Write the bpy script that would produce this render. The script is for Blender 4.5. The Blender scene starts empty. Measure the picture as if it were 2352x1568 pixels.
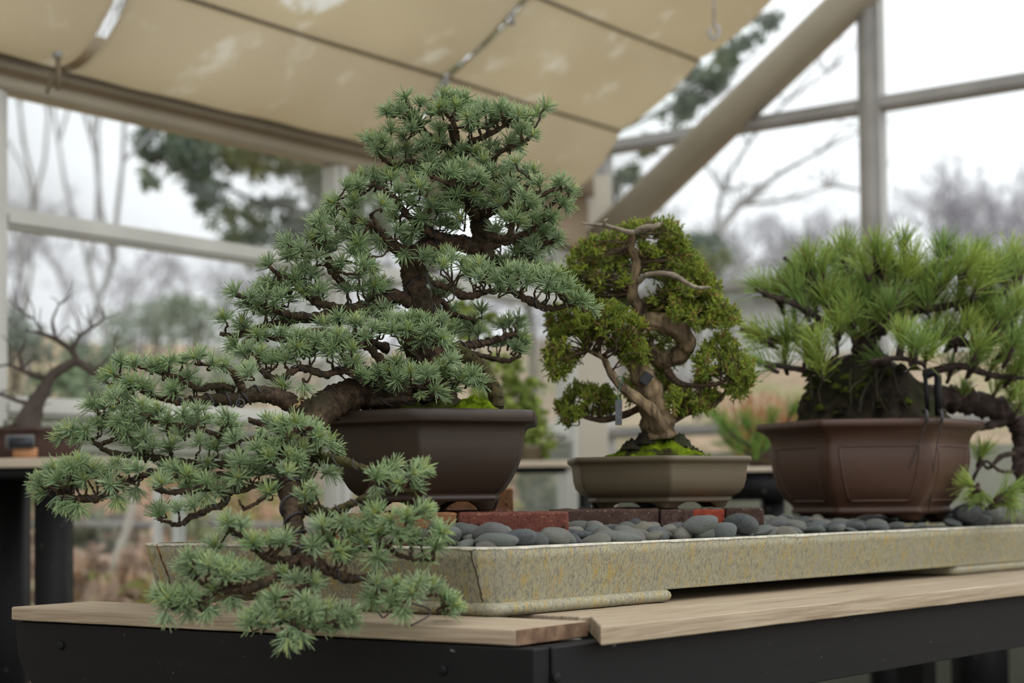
import bpy, math, random
import numpy as np
from mathutils import Vector, Matrix
R_ = random.Random(7)
RNG = np.random.default_rng(11)
SC = bpy.context.scene
COL = SC.collection
EYE = 1.0
# ------------------------------------------------------------------ camera
F = 3840.0
PITCH = math.radians(2.2)
ROLL = math.radians(0.6)
SHIFT = 1144.4 - 784 - F * math.tan(PITCH)
_c, _s = math.cos(ROLL), math.sin(ROLL)
FW = np.array([0, math.cos(PITCH), math.sin(PITCH)])
_u = np.array([0, -math.sin(PITCH), math.cos(PITCH)]); _r = np.array([1.0, 0, 0])
RT = _c * _r - _s * _u
UP = _c * _u + _s * _r
CAMP = np.array([0, 0, EYE])
def ray(x, y):
    return FW + (x - 1176) / F * RT - (y - 784 - SHIFT) / F * UP
def P(x, y, Y):                       # the point at distance Y seen at x, y
    d = ray(x, y); return CAMP + d * (Y / d[1])
def Zp(x, y, h):                      # the point on the level h (relative to the eye)
    d = ray(x, y); return CAMP + d * (h / d[2])
cam_d = bpy.data.cameras.new('camera'); cam = bpy.data.objects.new('camera', cam_d); COL.objects.link(cam)
cam_d.sensor_width = 36; cam_d.lens = F / 2352 * 36
cam_d.shift_y = SHIFT / 2352
cam_d.clip_end = 500
M = Matrix(((RT[0], UP[0], -FW[0], 0), (RT[1], UP[1], -FW[1], 0), (RT[2], UP[2], -FW[2], EYE), (0, 0, 0, 1)))
cam.matrix_world = M
cam_d.dof.use_dof = True; cam_d.dof.focus_distance = 2.93; cam_d.dof.aperture_fstop = 2.8
SC.camera = cam
# ------------------------------------------------------------------ materials
def lin(r, g, b):
    f = lambda v: (v / 255 / 12.92) if v / 255 <= .04045 else ((v / 255 + .055) / 1.055) ** 2.4
    return (f(r), f(g), f(b), 1)
class Mat:
    def __init__(s, name):
        s.m = bpy.data.materials.new(name); s.m.use_nodes = True
        s.t = s.m.node_tree; s.n = s.t.nodes; s.b = s.n['Principled BSDF']; s.out = s.n['Material Output']
    def new(s, t, **k):
        n = s.n.new(t)
        for a, v in k.items():
            if a.startswith('i_'): n.inputs[a[2:].replace('_', ' ')].default_value = v
            else: setattr(n, a, v)
        return n
    def link(s, a, b): s.t.links.new(a, b)
    def coord(s, scale=(1, 1, 1)):
        if not hasattr(s, 'tc'): s.tc = s.new('ShaderNodeTexCoord')
        mp = s.new('ShaderNodeMapping'); mp.inputs['Scale'].default_value = scale
        s.link(s.tc.outputs['Object'], mp.inputs['Vector']); return mp.outputs[0]
    def noise(s, scale=5, detail=4, rough=.55, sc=(1, 1, 1), dist=0):
        n = s.new('ShaderNodeTexNoise'); n.inputs['Scale'].default_value = scale
        n.inputs['Detail'].default_value = detail; n.inputs['Roughness'].default_value = rough
        n.inputs['Distortion'].default_value = dist
        s.link(s.coord(sc), n.inputs['Vector']); return n.outputs['Fac']
    def ramp(s, fac, stops):
        n = s.new('ShaderNodeValToRGB'); e = n.color_ramp.elements
        e[0].position, e[0].color = stops[0][0], stops[0][1]
        e[1].position, e[1].color = stops[-1][0], stops[-1][1]
        for p, c in stops[1:-1]:
            x = e.new(p); x.color = c
        s.link(fac, n.inputs[0]); return n.outputs[0]
    def mix(s, fac, a, b, mode='MIX'):
        n = s.new('ShaderNodeMix', data_type='RGBA', blend_type=mode)
        for i, v in ((0, fac), (6, a), (7, b)):
            if isinstance(v, bpy.types.NodeSocket): s.link(v, n.inputs[i])
            else: n.inputs[i].default_value = v
        return n.outputs[2]
    def attr(s, name='col'):
        n = s.new('ShaderNodeAttribute'); n.attribute_name = name; return n.outputs['Color']
    def base(s, c):
        if isinstance(c, bpy.types.NodeSocket): s.link(c, s.b.inputs['Base Color'])
        else: s.b.inputs['Base Color'].default_value = c
        return s
    def set(s, rough=.7, spec=.4, coat=0):
        s.b.inputs['Roughness'].default_value = rough
        s.b.inputs['Specular IOR Level'].default_value = spec
        s.b.inputs['Coat Weight'].default_value = coat
        return s
    def bump(s, h, strength=.4, dist=.002):
        n = s.new('ShaderNodeBump'); n.inputs['Strength'].default_value = strength; n.inputs['Distance'].default_value = dist
        s.link(h, n.inputs['Height']); s.link(n.outputs[0], s.b.inputs['Normal']); return s
W1 = (1, 1, 1, 1); K0 = (0, 0, 0, 1)
def two(name, c1, c2, scale=8, rough=.7, bump=.2, bs=60, bd=.001, sc=(1, 1, 1), lo=.35, hi=.65, spec=.4, detail=5):
    m = Mat(name); m.base(m.ramp(m.noise(scale, detail, .6, sc), [(lo, c1), (hi, c2)])).set(rough, spec)
    if bump: m.bump(m.noise(bs, 4, .6, sc), bump, bd)
    return m.m
def leafmat(name, trans=.25, rough=.5, spec=.3):
    m = Mat(name); c = m.attr(); m.base(c).set(rough, spec)
    if trans:
        t = m.new('ShaderNodeBsdfTranslucent'); m.link(c, t.inputs[0])
        x = m.new('ShaderNodeMixShader'); x.inputs[0].default_value = trans
        m.link(m.b.outputs[0], x.inputs[1]); m.link(t.outputs[0], x.inputs[2]); m.link(x.outputs[0], m.out.inputs[0])
    return m.m
MT = {}
MT['needle'] = leafmat('cedar_needles', .12, .42, .45)
MT['juni'] = leafmat('juniper_scales', .2, .6, .25)
MT['pine'] = leafmat('pine_needles', .25, .45, .35)
MT['leaf'] = leafmat('outdoor_leaves', .3, .6, .2)
def barkmat(name, a, b, c, scale=90, bump=.8, bd=.0025, sc=(1, 1, 1)):
    m = Mat(name); n = m.noise(scale, 6, .65, sc)
    m.base(m.mix(m.ramp(m.noise(scale * .18, 3), [(.45, K0), (.7, W1)]), m.ramp(n, [(.35, a), (.65, b)]), c)).set(.85, .25)
    m.bump(n, bump, bd); return m.m
MT['bark'] = barkmat('cedar_bark', lin(20, 15, 11), lin(88, 70, 52), lin(50, 46, 28))
MT['twig'] = barkmat('cedar_twig', lin(30, 22, 16), lin(94, 74, 56), lin(62, 54, 36), 160, .6, .001)
MT['mossbark'] = barkmat('mossy_bark', lin(28, 23, 15), lin(84, 76, 42), lin(72, 74, 32))
MT['juntrunk'] = barkmat('juniper_wood', lin(48, 39, 28), lin(146, 126, 94), lin(78, 64, 46), 60, .9, .003, (1, 1, .22))
MT['jindead'] = barkmat('bleached_wood', lin(92, 84, 72), lin(156, 146, 126), lin(112, 100, 84), 90, .5, .001)
MT['darkroot'] = barkmat('dark_roots', lin(14, 12, 8), lin(52, 44, 30), lin(44, 48, 22), 40, 1, .006)
MT['pinebark'] = barkmat('pine_bark', lin(26, 20, 17), lin(80, 66, 58), lin(52, 44, 40), 45, 1, .005)
def potmat(name, a, b, rough=.5):
    m = Mat(name); n = m.noise(9, 4, .6); g = m.noise(420, 3, .7)
    m.base(m.mix(m.ramp(g, [(.4, (.86, .86, .86, 1)), (.6, W1)]), m.ramp(n, [(.3, a), (.7, b)]), m.ramp(n, [(.3, b), (.7, a)]))).set(rough, .45)
    m.bump(g, .12, .0006); return m.m
MT['pot_a'] = potmat('brown_stoneware', lin(45, 34, 25), lin(54, 42, 31), .48)
MT['pot_b'] = potmat('olive_stoneware', lin(82, 72, 53), lin(94, 84, 64), .5)
MT['pot_c'] = potmat('red_brown_stoneware', lin(63, 41, 29), lin(74, 50, 36), .42)
MT['pot_d'] = potmat('umber_stoneware', lin(60, 42, 36), lin(72, 52, 45), .5)
def mossmat(name, a, b, c):
    m = Mat(name); n = m.noise(55, 6, .7)
    m.base(m.mix(m.ramp(m.noise(14, 3), [(.48, K0), (.6, W1)]), m.ramp(n, [(.35, a), (.65, b)]), c)).set(.95, .1)
    m.bump(m.noise(260, 4, .8), 1, .004); return m.m
MT['moss'] = mossmat('bright_moss', lin(60, 78, 8), lin(128, 150, 24), lin(48, 46, 24))
MT['mossdark'] = mossmat('dark_moss', lin(30, 30, 14), lin(84, 96, 28), lin(34, 28, 20))
MT['wire'] = two('annealed_wire', lin(40, 38, 38), lin(62, 60, 60), 30, .5, 0)
MT['tanwire'] = two('raffia_tie', lin(150, 126, 84), lin(170, 146, 100), 30, .7, 0)
# tray: speckled glaze with ochre streaks that run down the wall
m = Mat('speckled_slate')
sp = m.noise(190, 5, .75, (1, 1, .5)); st = m.noise(75, 6, .75, (1, 1, .3)); bl = m.noise(9, 4, .6, (1, 1, .35)); fine = m.noise(420, 3, .7, (1, 1, .5))
c = m.ramp(sp, [(.36, lin(100, 99, 88)), (.54, lin(152, 147, 118))])
c = m.mix(m.ramp(st, [(.52, K0), (.60, (.85, .85, .85, 1))]), c, lin(158, 136, 74))
c = m.mix(m.ramp(fine, [(.34, (.8, .8, .8, 1)), (.44, K0)]), c, lin(62, 64, 68))
c = m.mix(m.ramp(bl, [(.45, K0), (.75, (.45, .45, .45, 1))]), c, lin(138, 136, 126))
m.base(c).set(.6, .35).bump(sp, .3, .0012); MT['tray'] = m.m
m = Mat('slate_rim'); m.base(m.ramp(m.noise(60, 5, .7), [(.35, lin(150, 150, 134)), (.6, lin(196, 190, 172))])).set(.7, .3).bump(m.noise(120), .4, .001); MT['rim'] = m.m
m = Mat('rust_crack'); m.base(m.ramp(m.noise(60), [(.4, lin(60, 44, 28)), (.6, lin(120, 84, 50))])).set(.9); MT['rust'] = m.m
def woodmat(name, axis, a, b, c_, rough=.75, k=1):
    m = Mat(name)
    sc = [1, 1, 1]; sc[axis] = .06
    n = m.noise(150 * k, 6, .7, tuple([1 if i != axis else .03 for i in range(3)]), .3); g = m.noise(34 * k, 5, .6, tuple([1 if i != axis else .06 for i in range(3)]), .8)
    c = m.ramp(n, [(.3, a), (.68, b)])
    c = m.mix(m.ramp(g, [(.58, K0), (.68, (.6, .6, .6, 1))]), c, c_)
    m.base(c).set(rough, .25).bump(n, .35, .0012); return m.m
MT['wood'] = woodmat('weathered_pine_board', 0, lin(130, 112, 90), lin(172, 158, 134), lin(104, 84, 62))
MT['woodend'] = two('sawn_board_end', lin(82, 60, 42), lin(124, 98, 74), 40, .85, .6, 150, .002)
m = Mat('black_painted_wood')
n = m.noise(60, 5, .6, (.05, 1, 1)); chip = m.noise(38, 6, .75)
m.base(m.mix(m.ramp(chip, [(.655, K0), (.67, (.8, .8, .8, 1))]), m.ramp(n, [(.3, lin(8, 8, 9)), (.7, lin(15, 15, 15))]), lin(120, 118, 112))).set(.6, .22).bump(n, .25, .001)
MT['black'] = m.m
def brickmat(name, a, b, c_):
    m = Mat(name); n = m.noise(34, 8, .8); s = m.noise(150, 4, .8); d = m.noise(130, 2, .6)
    c = m.ramp(n, [(.35, a), (.65, b)])
    c = m.mix(m.ramp(s, [(.60, K0), (.66, (.8, .8, .8, 1))]), c, c_)
    c = m.mix(m.ramp(d, [(.34, (.85, .85, .85, 1)), (.40, K0)]), c, lin(40, 26, 20))
    m.base(c).set(.85, .25).bump(d, .6, .002); return m.m
MT['brick_red'] = brickmat('red_clay_brick', lin(80, 42, 33), lin(106, 62, 50), lin(176, 140, 90))
MT['brick_tan'] = brickmat('tan_clay_brick', lin(106, 72, 46), lin(130, 92, 60), lin(180, 150, 100))
MT['brick_dark'] = brickmat('dark_stained_brick', lin(54, 39, 33), lin(82, 62, 52), lin(140, 130, 120))
MT['brick_bright'] = brickmat('orange_red_brick', lin(122, 50, 32), lin(136, 62, 40), lin(170, 110, 80))
m = Mat('river_stone')
oi = m.new('ShaderNodeObjectInfo'); n = m.noise(2.2, 10, .85); v = m.noise(1.0, 4, .6, (1, 1, 3)); spk = m.noise(16, 4, .8)
c = m.ramp(oi.outputs['Random'], [(0, lin(58, 61, 66)), (.12, lin(100, 106, 104)), (.28, lin(122, 128, 114)), (.42, lin(72, 78, 86)), (.56, lin(146, 142, 124)), (.68, lin(94, 104, 104)), (.82, lin(128, 122, 104)), (.92, lin(88, 96, 92)), (1, lin(52, 54, 60))])
c = m.mix(m.ramp(n, [(.4, K0), (.75, (.6, .6, .6, 1))]), c, lin(122, 122, 114))
c = m.mix(m.ramp(v, [(.62, K0), (.7, (.6, .6, .6, 1))]), c, lin(124, 108, 78))
c = m.mix(m.ramp(spk, [(.36, (.7, .7, .7, 1)), (.46, K0)]), c, lin(30, 32, 34))
c = m.mix(m.ramp(spk, [(.58, K0), (.68, (.5, .5, .5, 1))]), c, lin(150, 150, 142))
m.base(c).set(.65, .3).bump(spk, .6, .05); MT['pebble'] = m.m
MT['gravel'] = two('dark_gravel_bed', lin(26, 26, 26), lin(58, 58, 56), 90, .9, 1, 120, .004)
MT['frame'] = two('white_window_frame', lin(188, 188, 180), lin(204, 204, 196), 4, .5, .1)
MT['framegrey'] = two('grey_window_frame', lin(150, 148, 144), lin(172, 170, 166), 4, .5, .1)
MT['beige'] = two('beige_painted_steel', lin(176, 166, 146), lin(188, 178, 158), 3, .5, .08)
MT['column'] = two('cream_painted_column', lin(196, 188, 170), lin(206, 198, 180), 3, .55, .08)
MT['gutter'] = two('tan_gutter', lin(126, 109, 84), lin(140, 122, 96), 3, .6, .1)
MT['batten'] = two('dark_batten', lin(110, 98, 78), lin(126, 112, 90), 3, .6, 0)
MT['steel'] = two('galvanised_steel', lin(150, 152, 152), lin(190, 192, 192), 20, .35, 0)
# shade cloth: woven, translucent, with pale blotches and one thin worn patch
m = Mat('shade_cloth')
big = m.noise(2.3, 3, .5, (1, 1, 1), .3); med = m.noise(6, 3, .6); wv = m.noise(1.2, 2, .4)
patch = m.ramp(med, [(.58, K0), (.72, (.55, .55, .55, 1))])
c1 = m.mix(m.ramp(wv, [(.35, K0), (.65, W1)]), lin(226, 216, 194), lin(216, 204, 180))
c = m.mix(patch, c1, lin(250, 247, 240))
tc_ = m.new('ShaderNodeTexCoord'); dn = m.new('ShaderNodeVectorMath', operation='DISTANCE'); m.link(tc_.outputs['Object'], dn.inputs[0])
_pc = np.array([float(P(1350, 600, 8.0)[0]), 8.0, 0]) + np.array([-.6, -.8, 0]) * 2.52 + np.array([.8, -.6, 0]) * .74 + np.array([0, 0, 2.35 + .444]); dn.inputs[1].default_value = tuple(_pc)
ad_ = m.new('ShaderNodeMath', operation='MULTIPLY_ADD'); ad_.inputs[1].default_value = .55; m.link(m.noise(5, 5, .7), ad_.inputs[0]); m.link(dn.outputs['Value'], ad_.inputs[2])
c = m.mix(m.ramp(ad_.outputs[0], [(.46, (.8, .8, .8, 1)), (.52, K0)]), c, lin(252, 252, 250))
m.base(c).set(.9, .1)
t = m.new('ShaderNodeBsdfTranslucent'); m.link(c, t.inputs[0])
x = m.new('ShaderNodeMixShader'); x.inputs[0].default_value = .62
m.link(m.b.outputs[0], x.inputs[1]); m.link(t.outputs[0], x.inputs[2]); m.link(x.outputs[0], m.out.inputs[0])
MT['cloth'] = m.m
# window glass: thin pane
m = Mat('window_glass')
tr = m.new('ShaderNodeBsdfTransparent'); tr.inputs[0].default_value = (.96, .975, .97, 1)
gl = m.new('ShaderNodeBsdfGlossy'); gl.inputs['Roughness'].default_value = .03
lw = m.new('ShaderNodeLayerWeight'); pw = m.new('ShaderNodeMath', operation='POWER'); pw.inputs[1].default_value = 4.5; ad = m.new('ShaderNodeMath', operation='MULTIPLY_ADD'); ad.inputs[1].default_value = .45; ad.inputs[2].default_value = .02
m.link(lw.outputs['Facing'], pw.inputs[0]); m.link(pw.outputs[0], ad.inputs[0])
x = m.new('ShaderNodeMixShader'); m.link(ad.outputs[0], x.inputs[0]); m.link(tr.outputs[0], x.inputs[1]); m.link(gl.outputs[0], x.inputs[2]); m.link(x.outputs[0], m.out.inputs[0])
MT['glass'] = m.m
m = Mat('hillside_litter')
a = m.noise(.9, 5, .65); b = m.noise(3.5, 5, .7)
c = m.ramp(b, [(.3, lin(104, 92, 74)), (.5, lin(150, 130, 108)), (.7, lin(172, 152, 124))])
c = m.mix(m.ramp(a, [(.5, K0), (.62, (.7, .7, .7, 1))]), c, lin(118, 124, 78))
m.base(c).set(.95, .1); MT['hill'] = m.m
MT['concrete'] = two('grey_concrete', lin(128, 124, 112), lin(150, 146, 134), 3, .9, .3)
MT['fence'] = two('weathered_rail', lin(112, 108, 102), lin(138, 134, 126), 6, .9, .3)
MT['farbark'] = two('hazed_far_bark', lin(138, 135, 143), lin(158, 155, 163), 2, .9, 0)  # distance haze is painted in: bark colour made paler
MT['midbark'] = two('hazed_mid_bark', lin(150, 150, 152), lin(170, 170, 170), 3, .9, 0)  # bark lightened to put outdoor haze into its colour
MT['brownbark'] = two('brown_bark', lin(62, 54, 48), lin(88, 78, 70), 6, .9, 0)
MT['palebark'] = two('pale_trunk_bark', lin(168, 162, 150), lin(192, 186, 174), 4, .9, 0)
MT['siding'] = two('grey_green_siding', lin(128, 130, 116), lin(144, 146, 132), 5, .8, .2)
MT['label'] = two('dark_plaque', lin(34, 36, 42), lin(44, 46, 52), 8, .4, 0)
MT['labelrim'] = two('pale_plaque_edge', lin(96, 96, 96), lin(110, 110, 110), 8, .4, 0)
MT['woodblock'] = two('orange_wood_block', lin(176, 124, 84), lin(190, 140, 98), 8, .7, 0)
MT['tagmetal'] = two('grey_metal_tag', lin(62, 64, 66), lin(86, 88, 90), 60, .5, .1)
MT['tagblack'] = two('black_rubber_pad', lin(26, 26, 30), lin(36, 36, 40), 30, .6, .2)
MT['greenwire'] = two('green_coated_wire', lin(70, 104, 92), lin(86, 120, 106), 30, .5, 0)
MT['house'] = two('pale_house_wall', lin(196, 196, 192), lin(208, 208, 204), 1, .8, 0)
MT['tabletop'] = two('pale_table_board', lin(178, 164, 144), lin(196, 182, 160), 5, .8, .2)
MT['bud'] = leafmat('cedar_buds', .1, .6, .2)
# ------------------------------------------------------------------ mesh tools
class MB:
    def __init__(s): s.v = []; s.f = []; s.c = []; s.n = 0; s.has = False
    def add(s, verts, faces, col=None):
        verts = np.asarray(verts, dtype=np.float64).reshape(-1, 3)
        s.v.append(verts)
        for fa in faces:
            fa = np.asarray(fa, dtype=np.int64)
            if fa.size: s.f.append(fa + s.n)
        if col is None: col = np.tile([.5, .5, .5], (len(verts), 1))
        else:
            s.has = True; col = np.asarray(col, dtype=np.float64)
            if col.ndim == 1: col = np.tile(col, (len(verts), 1))
        s.c.append(col); s.n += len(verts)
    def poly(s, verts, faces, col=None):          # faces: list of lists of mixed size
        by = {}
        for f in faces: by.setdefault(len(f), []).append(f)
        s.add(verts, [np.array(v) for v in by.values()], col)
    def build(s, name, mat, parent=None, smooth=True, loc=None):
        me = bpy.data.meshes.new(name)
        if s.n == 0:
            s.add([[0, 0, 0], [1e-4, 0, 0], [0, 1e-4, 0]], [np.array([[0, 1, 2]])])
        V = np.concatenate(s.v).astype(np.float32); C = np.concatenate(s.c)
        o_ = np.zeros(3) if loc is None else np.asarray(loc, dtype=np.float32)
        V = V - o_.astype(np.float32)
        me.vertices.add(len(V)); me.vertices.foreach_set('co', V.ravel())
        loops = np.concatenate([f.ravel() for f in s.f]); tot = np.concatenate([np.full(len(f), f.shape[1]) for f in s.f])
        st = np.concatenate([[0], np.cumsum(tot)[:-1]])
        me.loops.add(len(loops)); me.loops.foreach_set('vertex_index', loops.astype(np.int32))
        me.polygons.add(len(tot)); me.polygons.foreach_set('loop_start', st.astype(np.int32)); me.polygons.foreach_set('loop_total', tot.astype(np.int32))
        if smooth: me.polygons.foreach_set('use_smooth', np.ones(len(tot), dtype=bool))
        me.update(calc_edges=True); me.validate()
        if s.has:
            a = me.color_attributes.new('col', 'FLOAT_COLOR', 'POINT')
            a.data.foreach_set('color', np.concatenate([C, np.ones((len(C), 1))], 1).astype(np.float32).ravel())
        if isinstance(mat, str): mat = MT[mat]
        me.materials.append(mat)
        o = bpy.data.objects.new(name, me); COL.objects.link(o)
        o.location = Vector([float(q) for q in o_])
        if parent is not None:
            o.parent = parent
            w = parent_world(parent)
            o.location = Vector([float(q) for q in o_]) - w
        return o
def parent_world(p):
    w = Vector((0, 0, 0))
    while p is not None: w += p.location; p = p.parent
    return w
def bevel(o, w=.003, seg=2):
    m = o.modifiers.new('edge', 'BEVEL'); m.width = w; m.segments = seg; m.limit_method = 'ANGLE'; m.angle_limit = .6
    for p in o.data.polygons: p.use_smooth = True
    try:
        w_ = o.modifiers.new('wn', 'WEIGHTED_NORMAL'); w_.keep_sharp = True
    except Exception: pass
    return o
def tag(o, label=None, cat=None, group=None, kind=None):
    if label: o['label'] = label
    if cat: o['category'] = cat
    if group: o['group'] = group
    if kind: o['kind'] = kind
    return o
def empty(name, loc, label=None, cat=None, group=None):
    o = bpy.data.objects.new(name, None); COL.objects.link(o); o.location = Vector([float(q) for q in loc]); o.empty_display_size = .05
    return tag(o, label, cat, group)
def nrm(v):
    v = np.asarray(v, float); return v / (np.linalg.norm(v, axis=-1, keepdims=True) + 1e-12)
def catmull(pts, n=6):
    p = np.asarray(pts, float)
    if len(p) < 3: 
        t = np.linspace(0, 1, n + 1)[:, None]; return p[0] * (1 - t) + p[-1] * t
    q = np.vstack([2 * p[0] - p[1], p, 2 * p[-1] - p[-2]]); out = []
    for i in range(1, len(q) - 2):
        for k in range(n):
            t = k / n
            out.append(.5 * ((2 * q[i]) + (-q[i - 1] + q[i + 1]) * t + (2 * q[i - 1] - 5 * q[i] + 4 * q[i + 1] - q[i + 2]) * t * t + (-q[i - 1] + 3 * q[i] - 3 * q[i + 1] + q[i + 2]) * t ** 3))
    out.append(p[-1]); return np.array(out)
def tube(mb, pts, rad, sides=8, rough=0., col=None, caps=True, squash=None):
    pts = np.asarray(pts, float); n = len(pts); rad = np.broadcast_to(np.asarray(rad, float), (n,))
    tg = nrm(np.gradient(pts, axis=0))
    a = np.array([0, 0, 1.]) if abs(tg[0][2]) < .9 else np.array([1., 0, 0])
    x = nrm(np.cross(a, tg[0])); fx = [x]
    for i in range(1, n):
        x = fx[-1] - tg[i] * np.dot(fx[-1], tg[i]); fx.append(nrm(x))
    fx = np.array(fx); fy = np.cross(tg, fx)
    th = np.linspace(0, 2 * math.pi, sides, endpoint=False)
    rr = rad[:, None] * (1 + (RNG.normal(0, rough, (n, sides)) if rough else 0))
    V = pts[:, None] + rr[..., None] * (np.cos(th)[None, :, None] * fx[:, None] + np.sin(th)[None, :, None] * fy[:, None])
    i = np.arange(n - 1)[:, None] * sides; j = np.arange(sides)[None]; j2 = (j + 1) % sides
    q = np.stack([i + j, i + j2, i + sides + j2, i + sides + j], -1).reshape(-1, 4)
    fs = [q]
    V = V.reshape(-1, 3)
    if caps:
        fs += [np.arange(sides)[::-1][None], (np.arange(sides) + (n - 1) * sides)[None]]
    mb.add(V, fs, col)
def boxm(mb, o, ax, ay, az, col=None):    # box from a corner and three edge vectors
    o, ax, ay, az = [np.asarray(q, float) for q in (o, ax, ay, az)]
    V = [o, o + ax, o + ax + ay, o + ay, o + az, o + ax + az, o + ax + ay + az, o + ay + az]
    Fc = [[0, 3, 2, 1], [4, 5, 6, 7], [0, 1, 5, 4], [1, 2, 6, 5], [2, 3, 7, 6], [3, 0, 4, 7]]
    if np.dot(np.cross(ax, ay), az) < 0: Fc = [f[::-1] for f in Fc]
    mb.add(V, [np.array(Fc)], col)
def slab(mb, poly, z0, z1, col=None):      # polygon (plan) between two heights, sides subdivided for the grain
    n = len(poly); V = [[p[0], p[1], z0] for p in poly] + [[p[0], p[1], z1] for p in poly]
    area = sum(poly[i][0] * poly[(i + 1) % n][1] - poly[(i + 1) % n][0] * poly[i][1] for i in range(n))
    Fc = [list(range(n))[::-1], list(range(n, 2 * n))] + [[i, (i + 1) % n, n + (i + 1) % n, n + i] for i in range(n)]
    if area < 0: Fc = [f[::-1] for f in Fc]
    mb.poly(V, Fc, col)
def blades(mb, B, D, L, w, col, coltip=None, curve=None, sides=3, flat=1.0):
    """needles: base B, direction D, length L, width w, bent by curve (vector)"""
    N = len(B); D = nrm(D); L = np.asarray(L).reshape(N, 1); w = np.broadcast_to(np.asarray(w, float).reshape(-1, 1), (N, 1))
    a = nrm(np.cross(D, nrm(RNG.normal(0, 1, (N, 3))))); b = np.cross(D, a)
    cv = np.zeros((N, 3)) if curve is None else curve
    rings = []
    for t, k in ((0, .75), (.5, 1.0), (.93, .7)):
        c = B + D * L * t + cv * L * t * t
        for j in range(sides):
            th = 2 * math.pi * j / sides
            rings.append(c + (a * math.cos(th) + b * math.sin(th) * flat) * w * k * .5)
    tip = B + D * L + cv * L
    V = np.stack(rings + [tip], 1)
    per = 3 * sides + 1; fq = []; ft = []
    for r in range(2):
        for j in range(sides):
            j2 = (j + 1) % sides; fq.append([r * sides + j, r * sides + j2, (r + 1) * sides + j2, (r + 1) * sides + j])
    for j in range(sides): ft.append([2 * sides + j, 2 * sides + (j + 1) % sides, 3 * sides])
    off = (np.arange(N) * per)[:, None, None]
    fq = (np.array(fq)[None] + off).reshape(-1, 4); ft = (np.array(ft)[None] + off).reshape(-1, 3)
    col = np.asarray(col, float); coltip = col if coltip is None else np.asarray(coltip, float)
    C = np.repeat(col[:, None, :], per, 1); C[:, 2 * sides:] = coltip[:, None, :]
    mb.add(V.reshape(-1, 3), [fq, ft], C.reshape(-1, 3))
def helix(path, rad, turns, wr, start=0, end=1, phase=0):
    path = np.asarray(path, float); n = len(path); tg = nrm(np.gradient(path, axis=0))
    a = np.array([0, 0, 1.]) if abs(tg[0][2]) < .9 else np.array([1., 0, 0])
    fx = [nrm(np.cross(a, tg[0]))]
    for i in range(1, n): fx.append(nrm(fx[-1] - tg[i] * np.dot(fx[-1], tg[i])))
    fx = np.array(fx); fy = np.cross(tg, fx); m = int(turns * 14) + 2
    t = np.linspace(start, end, m) * (n - 1); k = np.arange(n)
    ip = lambda A: np.stack([np.interp(t, k, A[:, j]) for j in range(3)], 1)
    th = np.linspace(0, turns * 2 * math.pi, m) + phase
    r = np.interp(t, k, np.broadcast_to(rad, (n,))) * 1.04 + wr * .8
    return ip(path) + r[:, None] * (np.cos(th)[:, None] * ip(fx) + np.sin(th)[:, None] * ip(fy))
# ================================================================== bench
def place(o, org, u):      # put a locally built mesh at org with its local x along u (plan direction)
    o.location = Vector([float(q) for q in org]) - (parent_world(o.parent) if o.parent else Vector((0, 0, 0)))
    o.rotation_euler = (0, 0, math.atan2(u[1], u[0])); return o
def board(name, a, b, width, zt, th, mat, parent, side=1, bev=.003, endcut=None, skew=0.):
    """plank whose front top edge runs a->b; it extends to `side` of that edge"""
    a = np.array(a[:2]); b = np.array(b[:2]); u = nrm(b - a); L = np.linalg.norm(b - a)
    mb = MB(); nseg = max(4, int(L / .06)); xs = np.linspace(0, L, nseg + 1)
    V = []; 
    prof = [(0, -th), (0, 0), (width * side, 0), (width * side, -th)]
    for i, x in enumerate(xs):
        for j, (y, z) in enumerate(prof):
            wob = RNG.normal(0, .0003, 2)
            V.append([x + skew * abs(y) / width * (1 - x / L), y + wob[0], z + wob[1]])
    Fc = []
    for i in range(nseg):
        for j in range(4):
            q = [i * 4 + j, i * 4 + (j + 1) % 4, (i + 1) * 4 + (j + 1) % 4, (i + 1) * 4 + j]
            Fc.append(q if side < 0 else q[::-1])
    e0, e1 = [0, 1, 2, 3], [nseg * 4 + 3, nseg * 4 + 2, nseg * 4 + 1, nseg * 4]
    Fc += [e0 if side > 0 else e0[::-1], e1 if side > 0 else e1[::-1]]
    mb.poly(V, Fc)
    o = mb.build(name, mat, parent, smooth=False)
    o.location = (0, 0, 0)
    place(o, (a[0], a[1], zt), u); bevel(o, bev, 3)
    return o
zt = EYE - .187
bn = Zp(1185, 1445, -.187); bl = Zp(25, 1393, -.187); b2 = Zp(1368, 1425, -.187); lb1 = Zp(1379, 1437, -.187); lb2 = Zp(2352, 1336, -.187); far = Zp(205, 1377, -.187)
ub = nrm((bl - bn)[:2]); ul = nrm((lb2 - lb1)[:2])
bench = empty('display_bench', (.1, 3.2, 0), 'long black wooden bench with pale weathered plank top carrying the stone tray', 'bench')
o = board('corner_board', bl, bn, .19, zt, .024, 'wood', bench, 1)
o['label'] = 'short pale board across the left end of the bench'
o = MB(); 
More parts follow.
